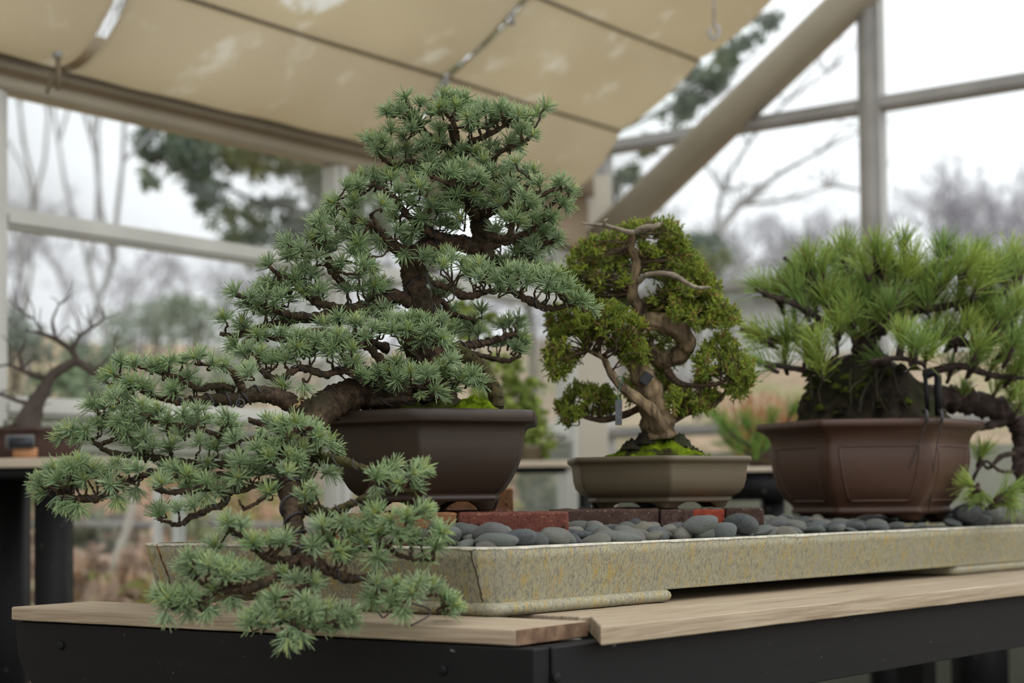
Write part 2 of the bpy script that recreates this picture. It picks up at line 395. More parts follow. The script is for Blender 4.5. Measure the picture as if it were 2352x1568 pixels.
# sawn end of the corner board
g = np.array([b2[0] - bn[0], b2[1] - bn[1]]); 
e_ = MB(); nrm_out = nrm(np.array([bn[0] - bl[0], bn[1] - bl[1], 0]))
vv = np.array([-nrm_out[1], nrm_out[0], 0]) if np.dot(np.array([-nrm_out[1], nrm_out[0]]), g) > 0 else np.array([nrm_out[1], -nrm_out[0], 0])
boxm(e_, np.array([bn[0], bn[1], zt - .0235]) + nrm_out * -.001 + vv * .0008, nrm_out * .0018, vv * .1884, [0, 0, .0225]); o = e_.build('board_end', 'woodend', bench); bevel(o, .0006)
o['label'] = 'rough darker sawn end of the corner board'
board('long_board', lb1, lb1 + np.append(ul, 0) * 3.4, .145, zt - .001, .028, 'wood', bench, 1, skew=.158)
# the boards behind, from under the corner board to the far end
w0 = .152
perp = np.array([-ul[1], ul[0]])
for i in range(3):
    a = lb1[:2] + perp * (w0 + i * .152); 
    # begin just behind the corner board
    st_ = -.0 + [0.14, .14, .135][i] * 1.0
    aa = a + ul * st_ if i == 0 else a + ul * st_
    board('top_board', aa, aa + ul * (3.4 - st_), .147, zt - .001 - .001 * i, .026, 'wood', bench, 1)
fa = [Zp(205, 1377, -.188), Zp(350, 1375.5, -.188), Zp(600, 1374, -.188)]
aa = fa[0][:2]; 
for i in range(2):
    a = lb1[:2] + perp * (w0 + (3 + i) * .152) + ul * .14
    board('top_board', a, a + ul * 3.2, .147, zt - .003, .026, 'wood', bench, 1)
# aprons
ap = Zp(1225, 1490, -.213); apl = Zp(38, 1425, -.213)
ua = nrm((apl - ap)[:2])
def apron(name, a, u, L, th, h, side, parent):
    mb = MB(); 
    prof = [(0, 0), (L - .012, 0)]
    pts = [(0, -h), (0, 0), (L, 0), (L + .001, -h * .28), (L - .006, -h * .6), (L - .03, -h * .9), (L - .05, -h)] if name == 'end_apron' else [(0, -h), (0, 0), (L, 0), (L, -h)]
    n = len(pts); V = [[x, 0, z] for x, z in pts] + [[x, th * side, z] for x, z in pts]
    Fc = [list(range(n)), list(range(n, 2 * n))[::-1]] + [[i, n + i, n + (i + 1) % n, (i + 1) % n] for i in range(n)]
    if side < 0: Fc = [f[::-1] for f in Fc]
    mb.poly(V, Fc); o = mb.build(name, 'black', parent, smooth=False); o.location = (0, 0, 0)
    place(o, (a[0], a[1], zt - .0265), u); bevel(o, .0025, 2); return o
la = np.linalg.norm((apl - ap)[:2])
ea = apron('end_apron', ap, ua, la, .04, .115, -1, bench)
apr = Zp(2352, 1372, -.2135 - .0); apr = lb2 + np.array([-ul[1], ul[0], 0]) * .004
sa_start = ap[:2] + ul * .0415
sa = apron('side_apron', sa_start, ul, 3.3, .04, .115, 1, bench)
n_out = np.array([-ua[1], ua[0], 0]); n_out = n_out * np.sign(-n_out[1])
n_out2 = np.array([ul[1], -ul[0], 0]); n_out2 = n_out2 * np.sign(-n_out2[1])
def bolt(px, py, base, u, no, par):
    d = ray(px, py); k = np.dot((np.append(base[:2], 0) - CAMP) * np.array([1, 1, 0]), no) / np.dot(d, no)
    c = CAMP + d * k; uu = np.array([u[0], u[1], 0]); mb = MB(); th = np.linspace(0, 2 * math.pi, 6, endpoint=False) + .3
    V = []; 
    for r, q in ((.0088, -.001), (.0088, .0028), (.0072, .0042)):
        for t in th: V.append(c + uu * math.cos(t) * r + np.array([0, 0, 1]) * math.sin(t) * r + no * q)
    Fc = [[12 + i for i in range(6)], [5 - i for i in range(6)]] + [[r * 6 + i, r * 6 + (i + 1) % 6, (r + 1) * 6 + (i + 1) % 6, (r + 1) * 6 + i] for r in range(2) for i in range(6)]
    mb.poly(V, Fc); mb.build('bolt_head', 'black', par, smooth=False)
bolt(141, 1481, ap, ua, n_out, bench); bolt(1017, 1538, ap, ua, n_out, bench); bolt(1277, 1557, sa_start, ul, n_out2, bench)
def leg(px, py, Y, w=.09, h=None, z1=None):
    c = P(px, py, Y); mb = MB(); u3 = np.append(ul, 0); v3 = np.append(perp, 0); z1 = z1 or zt - .03
    boxm(mb, np.array([c[0], c[1], 0]) - u3 * w / 2 - v3 * w / 2, u3 * w, v3 * w, [0, 0, z1]); bevel(mb.build('leg', 'black', bench, smooth=False), .004)
cA = ap[:2] + ul * .13 + ua * .10; cB = ap[:2] + ul * .13 + ua * (la - .2)
for c in (cA, cB, cA + ul * 2.9, cB + ul * 2.9, cB + ul * 1.35):
    mb = MB(); u3 = np.append(ul, 0); v3 = np.append(perp, 0)
    boxm(mb, np.array([c[0], c[1], 0]) - u3 * .045 - v3 * .045, u3 * .09, v3 * .09, [0, 0, zt - .032]); bevel(mb.build('leg', 'black', bench, smooth=False), .004)
mb = MB(); c = ap[:2] + ul * .045 + perp * .045; boxm(mb, [c[0], c[1], zt - .13], np.append(ul * .16, 0), np.append(perp * .12, 0), [0, 0, .0995]); mb.build('corner_block', 'black', bench, smooth=False)
mb = MB(); c = lb1[:2] + perp * .95 + ul * .1; boxm(mb, [c[0], c[1], zt - .14], np.append(ul * 3.1, 0), np.append(perp * .04, 0), [0, 0, .108]); mb.build('back_apron', 'black', bench, smooth=False)
# ================================================================== tray
HT = -.077
tn = Zp(1135, 1258, HT); tl = Zp(305, 1248, HT); tr = Zp(2352, 1205, HT)
us = nrm((tl - tn)[:2]); u2 = nrm((tr - tn)[:2]); Ls = np.linalg.norm((tl - tn)[:2]); LL = np.linalg.norm((tr - tn)[:2]) + .55
zr = EYE + HT; tb = zr - .0885
tray = empty('stone_tray', (tn[0] + .3, tn[1] + .5, tb), 'long shallow speckled grey and ochre stone tray filled with pebbles', 'tray')
def tp(s, l): q = tn[:2] + us * s + u2 * l; return q       # s along the short side, l along the long one
ch = .036
outer = [(0, ch), (0, LL), (Ls, LL), (Ls, ch), (Ls - ch, 0), (ch, 0)]
def inset(d): return [(d, max(ch, d * 1.0) + d * .0), (d, LL - d), (Ls - d, LL - d), (Ls - d, ch + d * .3), (Ls - ch - d * .3, d), (ch + d * .3, d)]
top_o = [tp(*q) for q in outer]; top_i = [tp(*q) for q in inset(.02)]; bot_o = [tp(*q) for q in inset(.022)]; in_b = [tp(*q) for q in inset(.03)]
mb = MB(); n = 6
rows = [(bot_o, tb), (top_o, zr - .003), ([p * 1 for p in top_o], zr)]
NS = 40
def perim(poly, k=NS):
    out = []
    for i in range(len(poly)):
        a, b = np.array(poly[i]), np.array(poly[(i + 1) % len(poly)])
        for j in range(k): out.append(a + (b - a) * j / k)
    return np.array(out)
PR = []
for poly, z in [(bot_o, tb), (bot_o, tb + .002)] : PR.append((perim(poly), z))
for k in range(1, 6):
    t = k / 5; PR.append((perim(bot_o) * (1 - t) + perim(top_o) * t, tb + (zr - .002 - tb) * t))
PR.append((perim(top_i), zr)); PR.append((perim(in_b), zr - .03))
nP = len(PR[0][0]); V = []
for i, (pp, z) in enumerate(PR):
    for q in pp:
        k = RNG.normal(0, .00018, 3) if 0 < i < 7 else np.zeros(3)
        if i in (6, 7) : k[2] -= abs(RNG.normal(0, .0006)) + (.003 if RNG.random() < .012 else 0)
        V.append([q[0] + k[0], q[1] + k[1], z + k[2]])
Fc = []
for i in range(len(PR) - 1):
    for j in range(nP): Fc.append([i * nP + j, i * nP + (j + 1) % nP, (i + 1) * nP + (j + 1) % nP, (i + 1) * nP + j][::-1 if True else 1])
Fc.append(list(range(nP)))
# orientation check
body = MB(); body.poly(V, Fc); tb_o = body.build('tray_wall', 'tray', tray, smooth=False)
# pale worn rim line
rimb = MB(); ro = perim(top_o, 60); ri = perim(top_i, 60); m_ = len(ro); V = []
for q, r in zip(ro, ri):
    j = RNG.normal(0, .0005); drop = .002 + abs(RNG.normal(0, .0012)) + (.006 if RNG.random() < .03 else 0)
    nq = nrm(q - r)
    V += [[q[0] + nq[0] * .0006, q[1] + nq[1] * .0006, zr - drop], [q[0] + nq[0] * .0008, q[1] + nq[1] * .0008, zr + .0006], [r[0], r[1], zr + .0006]]
Fc = []
for i in range(m_):
    a = i * 3; b = ((i + 1) % m_) * 3; Fc += [[a, a + 1, b + 1, b], [a + 1, a + 2, b + 2, b + 1]]
rimb.poly(V, Fc); o = rimb.build('rim', 'rim', tray, smooth=False); o['label'] = 'pale chipped rim'
gb = MB(); gi = [tp(*q) for q in inset(.028)]; slab(gb, gi, zr - .045, zr - .012); o = gb.build('gravel_bed', 'gravel', tray, smooth=False)
# rust crack at the left corner and the fold lines at the near corner
ck = MB()
def crack(mb, pxs, face_a, face_b, w):
    pass
c0 = np.array(tp(Ls - ch - .03, 0)); c1 = np.array(tp(Ls - ch - .052, .02)); tt = np.linspace(0, 1, 14)
no = -np.append(u2, 0)
pts = [np.array([*(c0 * (1 - t) + c1 * t), zr - .001 - (.086) * t]) + no * .0006 + np.append(us, 0) * RNG.normal(0, .0012) for t in tt]
tube(ck, pts, .0014, 5); 
o = ck.build('rust_crack', 'rust', tray); o['label'] = 'rusty vertical crack near the left corner'
ck = MB(); q0 = np.array(tp(ch + .012, 0)); q1 = np.array(tp(ch + .006, .0215))
tube(ck, [np.array([*(q0 * (1 - t) + q1 * t), zr - .004 - .082 * t]) + no * .0002 + np.append(us, 0) * RNG.normal(0, .001) for t in tt], .0010, 5)
o = ck.build('hairline_crack', 'darkroot', tray); o['label'] = 'dark hairline crack beside the near corner'
def footslab(s0, s1, l0, l1, parent):
    # rounded slab beneath the tray
    k = 7; r = .012; V = []; a = np.linspace(-90, 90, k) * math.pi / 180; z0 = zt; z1 = tb + .001
    cs = [(s0, l0), (s0, l1), (s1, l1), (s1, l0)]
    per = []
    for (s, l), (ds, dl) in zip(cs, [(1, 1), (1, -1), (-1, -1), (-1, 1)]):
        q = []
        base = {(1, 1): 180 + 90, (1, -1): 180, (-1, -1): 90, (-1, 1): 0}[(ds, dl)]
        cx, cl = s + ds * .02, l + dl * .02
        A = {(1, 1): (270, 180), (1, -1): (180, 90), (-1, -1): (90, 0), (-1, 1): (360, 270)}[(ds, dl)]
        for t in np.linspace(A[0], A[1], 6):
            t = math.radians(t); q.append((cx + .02 * math.cos(t), cl + .02 * math.sin(t)))
        per += q
    per = np.array(per); cen = per.mean(0); H = z1 - z0
    rows_ = []
    for i, b in enumerate(a):
        ins = (1 - math.cos(b)) * H / 2; rows_.append((per - np.sign(per - cen) * ins, z0 + H / 2 + math.sin(b) * H / 2))
    n_ = len(per); V = []
    for pp, z in rows_:
        for s, l in pp: q = tp(s, l); V.append([q[0], q[1], z])
    Fc = [[i * n_ + j, (i + 1) * n_ + j, (i + 1) * n_ + (j + 1) % n_, i * n_ + (j + 1) % n_] for i in range(k - 1) for j in range(n_)]
    Fc += [list(range(n_)), list(range((k - 1) * n_, k * n_))[::-1]]
    mb = MB(); mb.poly(V, Fc); o = mb.build('tray_foot', 'tray', parent); return o
footslab(.012, .42, .012, .50, tray); footslab(.7, Ls - .05, .05, .5, tray); footslab(.02, .5, 1.60, 2.1, tray)
# ================================================================== pots
def hexring(cx, cy, R, a0, z, rc=.10, k=10, sides=6):
    """rounded hexagon: vertices at angle a0 (from -Y, clockwise to +X)"""
    out = []
    vs = [np.array([math.sin(a0 + i * 2 * math.pi / sides), -math.cos(a0 + i * 2 * math.pi / sides)]) * R for i in range(sides)]
    r = rc * R
    for i in range(sides):
        p, a, b = vs[i], vs[i - 1], vs[(i + 1) % sides]
        da, db = nrm(a - p), nrm(b - p); s, e = p + da * r, p + db * r
        for t in np.linspace(0, 1, 7): out.append((1 - t) ** 2 * s + 2 * t * (1 - t) * p + t * t * e)
        nx = vs[(i + 1) % sides]; e2 = nx - db * r
        for t in np.linspace(0, 1, k + 1)[1:-1]: out.append(e * (1 - t) + e2 * t)
    return np.array([[cx + q[0], cy + q[1], z] for q in out])
def hexpot(mb, cx, cy, z0, R, a0, prof, rc=.08):
    rows_ = [hexring(cx, cy, R * k, a0, z0 + z, rc_) for (k, z, rc_) in prof]
    n_ = len(rows_[0]); V = np.concatenate(rows_); m_ = len(rows_)
    i = np.arange(m_ - 1)[:, None] * n_; j = np.arange(n_)[None]; j2 = (j + 1) % n_
    q = np.stack([i + j, i + j2, i + n_ + j2, i + n_ + j], -1).reshape(-1, 4)
    mb.add(V, [q]); mb.add(rows_[0], [np.arange(n_)[None, ::-1]]); mb.add(rows_[-1], [np.arange(n_)[None]])
def potfeet(mb_list_parent, mat, cx, cy, z0, h, R, a0, w, th, which=range(6)):
    vs = [np.array([math.sin(a0 + i * math.pi / 3), -math.cos(a0 + i * math.pi / 3)]) * R for i in range(6)]
    for i in which:
        p, a, b = vs[i], vs[i - 1], vs[(i + 1) % 6]
        mb = MB()
        # profile: distance from the corner at each height (bracket foot)
        N = 9; prof = []
        for t in np.linspace(0, 1, N):            # t=0 top, 1 bottom
            d = w * (.42 + .58 * (1 - t) ** 2.2 + .05 * math.sin(t * math.pi)); prof.append((t, d))
        for sgn, q in ((1, a), (-1, b)):
            dd = nrm(q - p); inn = nrm(-p)
            V = []
            for t, d in prof:
                z = z0 + h * (1 - t); tap = 1 - .05 * t
                for (x, y) in ((0, 0), (d, 0), (d, th), (0, th)):
                    nn = np.array([-dd[1], dd[0]]); nn = nn * np.sign(np.dot(nn, inn))
                    q2 = p * tap + dd * x + nn * y; V.append([cx + q2[0], cy + q2[1], z])
            Fc = [[r * 4 + c, r * 4 + (c + 1) % 4, (r + 1) * 4 + (c + 1) % 4, (r + 1) * 4 + c] for r in range(N - 1) for c in range(4)] + [[3, 2, 1, 0], [(N - 1) * 4 + k for k in range(4)]]
            if sgn < 0: Fc = [f[::-1] for f in Fc]
            mb.poly(V, Fc)
        mb.build('pot_foot', mat, mb_list_parent, smooth=False)
def mound(mb, cx, cy, rx, ry, z0, h, amp=.006, n=56, seedoff=0, pw=1.6):
    V = []; Fc = []; rings = 22
    ph = RNG.uniform(0, 6, 6)
    for i in range(rings + 1):
        r = i / rings
        for j in range(n):
            t = 2 * math.pi * j / n
            k = 1 + .07 * math.sin(3 * t + ph[0]) + .05 * math.sin(5 * t + ph[1])
            z = h * (1 - r ** pw) + amp * (math.sin(9 * r + 4 * t + ph[2]) * .5 + math.sin(17 * r * math.cos(t) + ph[3]) * .4) + RNG.normal(0, amp * .35)
            V.append([cx + rx * r * k * math.cos(t), cy + ry * r * k * math.sin(t), z0 + z * (1 if i < rings else 0)])
    for i in range(rings):
        for j in range(n): Fc.append([i * n + j, (i + 1) * n + j, (i + 1) * n + (j + 1) % n, i * n + (j + 1) % n])
    mb.add(V, [np.array(Fc)])
# --- bricks -----------------------------------------------------------
def brick(mat, px0, px1, pytop, Y, depth, hgt, label, ang=0, group=None):
    a = P(px0, pytop, Y); b = P(px1, pytop, Y); z1 = (a[2] + b[2]) / 2; L = np.linalg.norm(b[:2] - a[:2])
    mb = MB(); nx, ny, nz = 12, 6, 4
    # subdivided box with slight irregularity
    V = []; idx = {}
    Fc = []
    def vid(i, j, k):
        if (i, j, k) not in idx:
            idx[(i, j, k)] = len(V); w_ = RNG.normal(0, .0009, 3)
            V.append([L * i / nx + w_[0], depth * j / ny + w_[1], -hgt * k / nz + w_[2]])
        return idx[(i, j, k)]
    for i in range(nx):
        for j in range(ny):
            Fc.append([vid(i, j, 0), vid(i + 1, j, 0), vid(i + 1, j + 1, 0), vid(i, j + 1, 0)]); Fc.append([vid(i, j, nz), vid(i, j + 1, nz), vid(i + 1, j + 1, nz), vid(i + 1, j, nz)])
        for k in range(nz):
            Fc.append([vid(i, 0, k), vid(i, 0, k + 1), vid(i + 1, 0, k + 1), vid(i + 1, 0, k)]); Fc.append([vid(i, ny, k), vid(i + 1, ny, k), vid(i + 1, ny, k + 1), vid(i, ny, k + 1)])
    for j in range(ny):
        for k in range(nz):
            Fc.append([vid(0, j, k), vid(0, j + 1, k), vid(0, j + 1, k + 1), vid(0, j, k + 1)]); Fc.append([vid(nx, j, k), vid(nx, j, k + 1), vid(nx, j + 1, k + 1), vid(nx, j + 1, k)])
    mb.poly(V, Fc); o = mb.build('brick', mat, None, smooth=False)
    o.location = (a[0], a[1], z1); o.rotation_euler = (0, 0, ang); bevel(o, .005, 3)
    tag(o, label, 'brick', group); return o
BZ = -.0215
brick('brick_red', 1052, 1305, 1176, 2.9, .09, .078, 'red clay brick under the brown pot, in front of its right foot')
brick('brick_tan', 760, 1048, 1178.5, 2.9, .09, .076, 'tan clay brick under the brown pot, left of the red brick')
brick('brick_red', 880, 1170, 1172, 3.12, .1, .078, 'red brick hidden behind under the middle of the brown pot')
brick('brick_red', 1010, 1150, 1170.5, 3.27, .09, .078, 'red brick under the rear of the brown pot')
brick('brick_dark', 1262, 1515, 1169, 3.24, .09, .080, 'dark stained brick under left half of the olive pot')
brick('brick_dark', 1518, 1592, 1170, 3.23, .09, .078, 'short grey brown brick end below the olive pot centre')
brick('brick_bright', 1594, 1664, 1170, 3.24, .2, .078, 'bright orange red brick end under the olive pot')
brick('brick_dark', 1666, 1755, 1166.5, 3.42, .09, .080, 'dark brown brick right of the bright red brick')
brick('brick_dark', 1330, 1560, 1165, 3.48, .09, .078, 'dark brick under the rear of the olive pot')
brick('brick_tan', 1005, 1178, 1122, 3.62, .1, .135, 'reddish tan block blurred behind the right foot of the brown pot')
# --- pot A ------------------------------------------------------------
d = ray(987, 1150); DA = 3.08
ca = P(987, 1150, DA); RA = .228; a0A = math.radians(-2.2)
zA = EYE + BZ + .001
HA = .178
potA_root = empty('potted_cedar_bonsai', (ca[0], ca[1], zA), 'blue green cedar bonsai with cascading lower branches in a dark brown pot', 'bonsai tree')
profA = [(.60, .016, .03), (.63, .0165, .03), (.64, .024, .03), (.625, .027, .03), (.66, .032, .03), (.705, .041, .03), (.765, .060, .03), (.815, .080, .03), (.85, .10, .03), (.868, .12, .03), (.878, .137, .04), (.892, .147, .05), (.915, .152, .06), (.945, .1535, .08), (.985, .155, .1), (1.0, .1575, .1), (1.0, .1735, .1), (.99, .1775, .1), (.965, .178, .1), (.90, .177, .08), (.885, .172, .08), (.87, .155, .08)]
mb = MB(); hexpot(mb, ca[0], ca[1], zA, RA, a0A, profA); potA = mb.build('pot', 'pot_a', potA_root, loc=(ca[0], ca[1], zA))
potfeet(potA, 'pot_a', ca[0], ca[1], zA, .0175, RA * .63, a0A, .055, .012)
# --- pot B ------------------------------------------------------------
cb = P(1511, 1150, 3.42); RB = .205; a0B = math.radians(3); zB = EYE - .0235 + .001
potB_root = empty('potted_juniper_bonsai', (cb[0], cb[1], zB), 'rounded bright green juniper bonsai with bleached deadwood in a shallow olive pot', 'bonsai tree')
profB = [(.72, .012, .03), (.765, .0125, .03), (.765, .019, .03), (.745, .0215, .03), (.79, .0235, .03), (.86, .0295, .03), (.905, .040, .03), (.93, .055, .03), (.938, .07, .03), (.945, .083, .04), (.96, .089, .05), (.985, .091, .07), (1, .094, .08), (1, .1, .08), (.985, .1025, .08), (.93, .102, .06), (.9, .09, .06)]
mb = MB(); hexpot(mb, cb[0], cb[1], zB, RB, a0B, profB, .05); potB = mb.build('pot', 'pot_b', potB_root, loc=(cb[0], cb[1], zB))
potfeet(potB, 'pot_b', cb[0], cb[1], zB, .0135, RB * .74, a0B, .05, .01)
# --- pot C ------------------------------------------------------------
cc = P(2000, 1150, 3.95); RC = 265 / 3840 * 3.95 * .985; a0C = math.radians(-36.1); zC = EYE - .0585
potC_root = empty('potted_pine_bonsai', (cc[0], cc[1], zC), 'broad long needled pine bonsai on a mossy root mass in a red brown paneled pot', 'bonsai tree')
HC = .232
profC = [(.66, .014, .04), (.685, .0145, .05), (.70, .022, .05), (.685, .028, .05), (.695, .034, .05), (.76, .049, .06), (.825, .078, .06), (.865, .115, .07), (.88, .145, .07), (.872, .168, .07), (.875, .182, .07), (.90, .196, .06), (.945, .206, .05), (.99, .2115, .04), (1.0, .214, .04), (1.0, .224, .04), (.985, .2285, .04), (.93, .229, .05), (.88, .222, .06), (.86, .2, .06)]
mb = MB(); hexpot(mb, cc[0], cc[1], zC, RC, a0C, profC); potC = mb.build('pot', 'pot_c', potC_root, loc=(cc[0], cc[1], zC))
potfeet(potC, 'pot_c', cc[0], cc[1], zC, .016, RC * .66, a0C, .07, .014)
pk = [p[0] for p in profC]; pz = [p[1] for p in profC]
def facet_pt(i, u, z, off=0.):
    k = np.interp(z, pz[2:12], pk[2:12]); va = np.array([math.sin(a0C + i * math.pi / 3), -math.cos(a0C + i * math.pi / 3)]); vb = np.array([math.sin(a0C + (i + 1) * math.pi / 3), -math.cos(a0C + (i + 1) * math.pi / 3)])
    q = (va * (1 - u) + vb * u) * RC * k; nn = nrm(va + vb); q = q + nn * off
    return np.array([cc[0] + q[0], cc[1] + q[1], zC + z])
for i in (-1, 0, 1, 2):
    mb = MB(); z0_, z1_ = .045, .168; path = []
    for (ua_, za_, ub_, zb_) in ((.17, z0_, .83, z0_), (.83, z0_, .88, z1_), (.88, z1_, .12, z1_), (.12, z1_, .17, z0_)):
        for t in np.linspace(0, 1, 14)[:-1]: path.append(facet_pt(i, ua_ + (ub_ - ua_) * t, za_ + (zb_ - za_) * t, -.0008))
    path.append(path[0]); tube(mb, path, .0034, 8); mb.build('panel_moulding', 'pot_c', potC)
# tie wires over the pine pot's rim
tw = MB()
for px in (2126, 2160):
    a = P(px, 948, 3.70); pts = [a + [0, .02, .004], a + [0, -.005, .004], a + [0, -.012, -.012], a + [0, -.006, -.022]]
    tube(tw, catmull(pts, 5), .0042, 6)
    q = [P(px, 975, 3.71), P(px - (16 if px > 2150 else 40), 1080, 3.745), P(px - (28 if px > 2150 else 90), 1175, 3.80)]
    tube(tw, catmull(q, 6), .0011, 5)
tw.build('tie_wire', 'wire', potC_root)
# ================================================================== pebbles
def pebble_mesh(seed):
    r = np.random.default_rng(seed); import bmesh
    bm = bmesh.new(); bmesh.ops.create_icosphere(bm, subdivisions=3, radius=1)
    ph = r.uniform(0, 6, 6); 
    for v in bm.verts:
        x, y, z = v.co
        k = 1 + .11 * math.sin(1.7 * x + 2.1 * y + ph[0]) + .09 * math.sin(2.3 * z - 1.4 * x + ph[1]) + .05 * math.sin(3.4 * y + ph[2]) + .03 * math.sin(5 * x + 4 * z + ph[3])
        v.co = Vector((x * k * 1.0, y * k * .8, z * k * .52))
    for f in bm.faces: f.smooth = True
    me = bpy.data.meshes.new('river_pebble'); bm.to_mesh(me); bm.free(); me.materials.append(MT['pebble']); return me
PM = [pebble_mesh(i) for i in range(12)]
bpts = []
def put_pebble(x, y, z, s, rz, tilt, label, group=None, var=None, sc=None):
    me = PM[var if var is not None else R_.randrange(12)]
    if not put_pebble.first.get(me.name): 
        o = bpy.data.objects.new('river_pebble', me); put_pebble.first[me.name] = o
    else: o = put_pebble.first[me.name].copy()
    COL.objects.link(o); o.location = (x, y, z); o.scale = sc or (s, s * R_.uniform(.75, 1.15), s * R_.uniform(.7, 1.15)); o.rotation_euler = (tilt[0], tilt[1], rz)
    tag(o, label, 'pebble', group); return o
put_pebble.first = {}
cand = []
def blocked(q, big=0.):
    for (c, r) in ((ca, RA * .86), (cb, RB * .9), (cc, RC * .70)):
        if np.hypot(q[0] - c[0], q[1] - c[1]) < r + big: return True
    for (x0, x1, y0, y1) in BR:
        if x0 - .02 < q[0] < x1 + .02 and y0 - .02 < q[1] < y1 + .02: return True
    return False
BR = []
for o in list(COL.objects):
    if o.name.startswith('brick'):
        L = max(v.co.x for v in o.data.vertices); D_ = max(v.co.y for v in o.data.vertices); BR.append((o.location.x, o.location.x + L, o.location.y, o.location.y + D_))
sp_ = .0425
l = .045; row = 0
while l < LL - .1:
    s = .046 + (sp_ * .5 if row % 2 else 0)
    lim = .36 if l < .5 else (.34 if l < 1.4 else .40)
    if l < .12: lim = .42
    while s < lim:
        q = tp(s + R_.uniform(-.006, .006), l + R_.uniform(-.006, .006))
        if not blocked(q): cand.append((q[0], q[1], s, l))
        s += sp_
    l += sp_ * 1.04; row += 1
def region(x, y):
    if x < cb[0] - .28: return 'grey river pebble in front of the red and tan bricks', 'pebbles by the front bricks'
    if x < cb[0] + .20: return 'grey river pebble in front of the olive pot and its bricks', 'pebbles before the olive pot'
    return 'grey river pebble around the feet of the red brown pot', 'pebbles around the red brown pot'
np_ = 0
for (x, y, s, l) in cand:
    # seen from the camera: keep those in frame
    px = 1176 + F * x / y
    if px > 2420 or np_ > 285: continue
    if (880 < px < 1210 and y > ca[1]) or (1320 < px < 1720 and y > cb[1] - .02): continue
    sz = R_.uniform(.0185, .031); lab, grp = region(x, y)
    rise = min(.016, max(0, .12 * (s - .05))) + (.010 if l > 1.62 and s < .30 else 0)
    put_pebble(x, y, zr - .001 + R_.uniform(-.003, .008) + rise, sz, R_.uniform(0, 6.3), (R_.uniform(-.4, .4), R_.uniform(-.4, .4)), lab, grp); np_ += 1
def project1(p):
    d = np.asarray(p) - CAMP; return 1176 + F * (d @ RT) / (d @ FW)
# the large, recognisable ones
for px, py, Y, s, lab, var, sc in [
    (1068, 1222, 2.76, .027, 'large dark grey pebble touching the tan brick', 0, (.029, .024, .034)),
    (1135, 1228, 2.72, .03, 'largest dark slate pebble near the tray corner', 1, (.030, .027, .036)),
    (1140, 1242, 2.675, .033, 'pale grey oval pebble lying along the tray corner rim', 2, (.038, .026, .026)),
    (1185, 1236, 2.70, .03, 'ochre banded pebble behind the pale oval pebble', 3, (.030, .024, .028)),
    (1268, 1232, 2.76, .028, 'rounded grey green pebble in front of right end of red brick', 4, (.029, .024, .034)),
    (1232, 1240, 2.69, .02, 'small light grey pebble beside the tray rim below the red brick', 5, (.021, .02, .028)),
    (1420, 1236, 2.86, .04, 'long smooth green grey pebble behind the rim below the dark brick', 6, (.042, .028, .026)),
    (1612, 1203, 3.02, .036, 'broad pale green pebble in front of the bright red brick', 0, (.036, .028, .036)),
    (1710, 1205, 3.06, .033, 'dark blue grey pebble in front of the short brown brick', 1, (.034, .028, .036)),
    (1660, 1220, 2.99, .026, 'light speckled pebble standing by the rim below the red brick', 2, (.026, .02, .034)),
    (2220, 1178, 3.88, .034, 'dark pebble on top of the heap beside the red brown pot', 3, (.034, .03, .044)),
    (2285, 1188, 3.90, .04, 'broad grey pebble on the heap at the right end', 4, (.042, .03, .036)),
    (2338, 1192, 3.95, .036, 'dark flat pebble at the right frame edge', 5, (.038, .03, .032)),
    (2262, 1180, 3.98, .03, 'dark pebble peaking behind the broad grey one', 6, (.034, .03, .040)),
    (2248, 1196, 3.80, .03, 'mottled grey pebble against the rim at the right', 0, (.034, .028, .036))]:
    rimz = min((abs(project1(tn + (tr - tn) * t) - px), (tn + (tr - tn) * t)[1]) for t in np.linspace(0, 1, 200))[1]
    q = P(px, py, max(Y, rimz + .052)); put_pebble(q[0], q[1], q[2], s, R_.uniform(-.4, .4), (R_.uniform(-.1, .1), R_.uniform(-.15, .15)), lab, None, var, sc)
# ================================================================== cedar
def P3(x, y, Y): return P(x, y, Y)
def path3(pts, n=5):
    """pts: (x, y, Y, radius px) -> world path, radii"""
    q = np.array([[*P(x, y, Y), r * Y / F] for x, y, Y, r in pts]); c = catmull(q, n); return c[:, :3], np.maximum(c[:, 3], .0006)
TR = potA_root
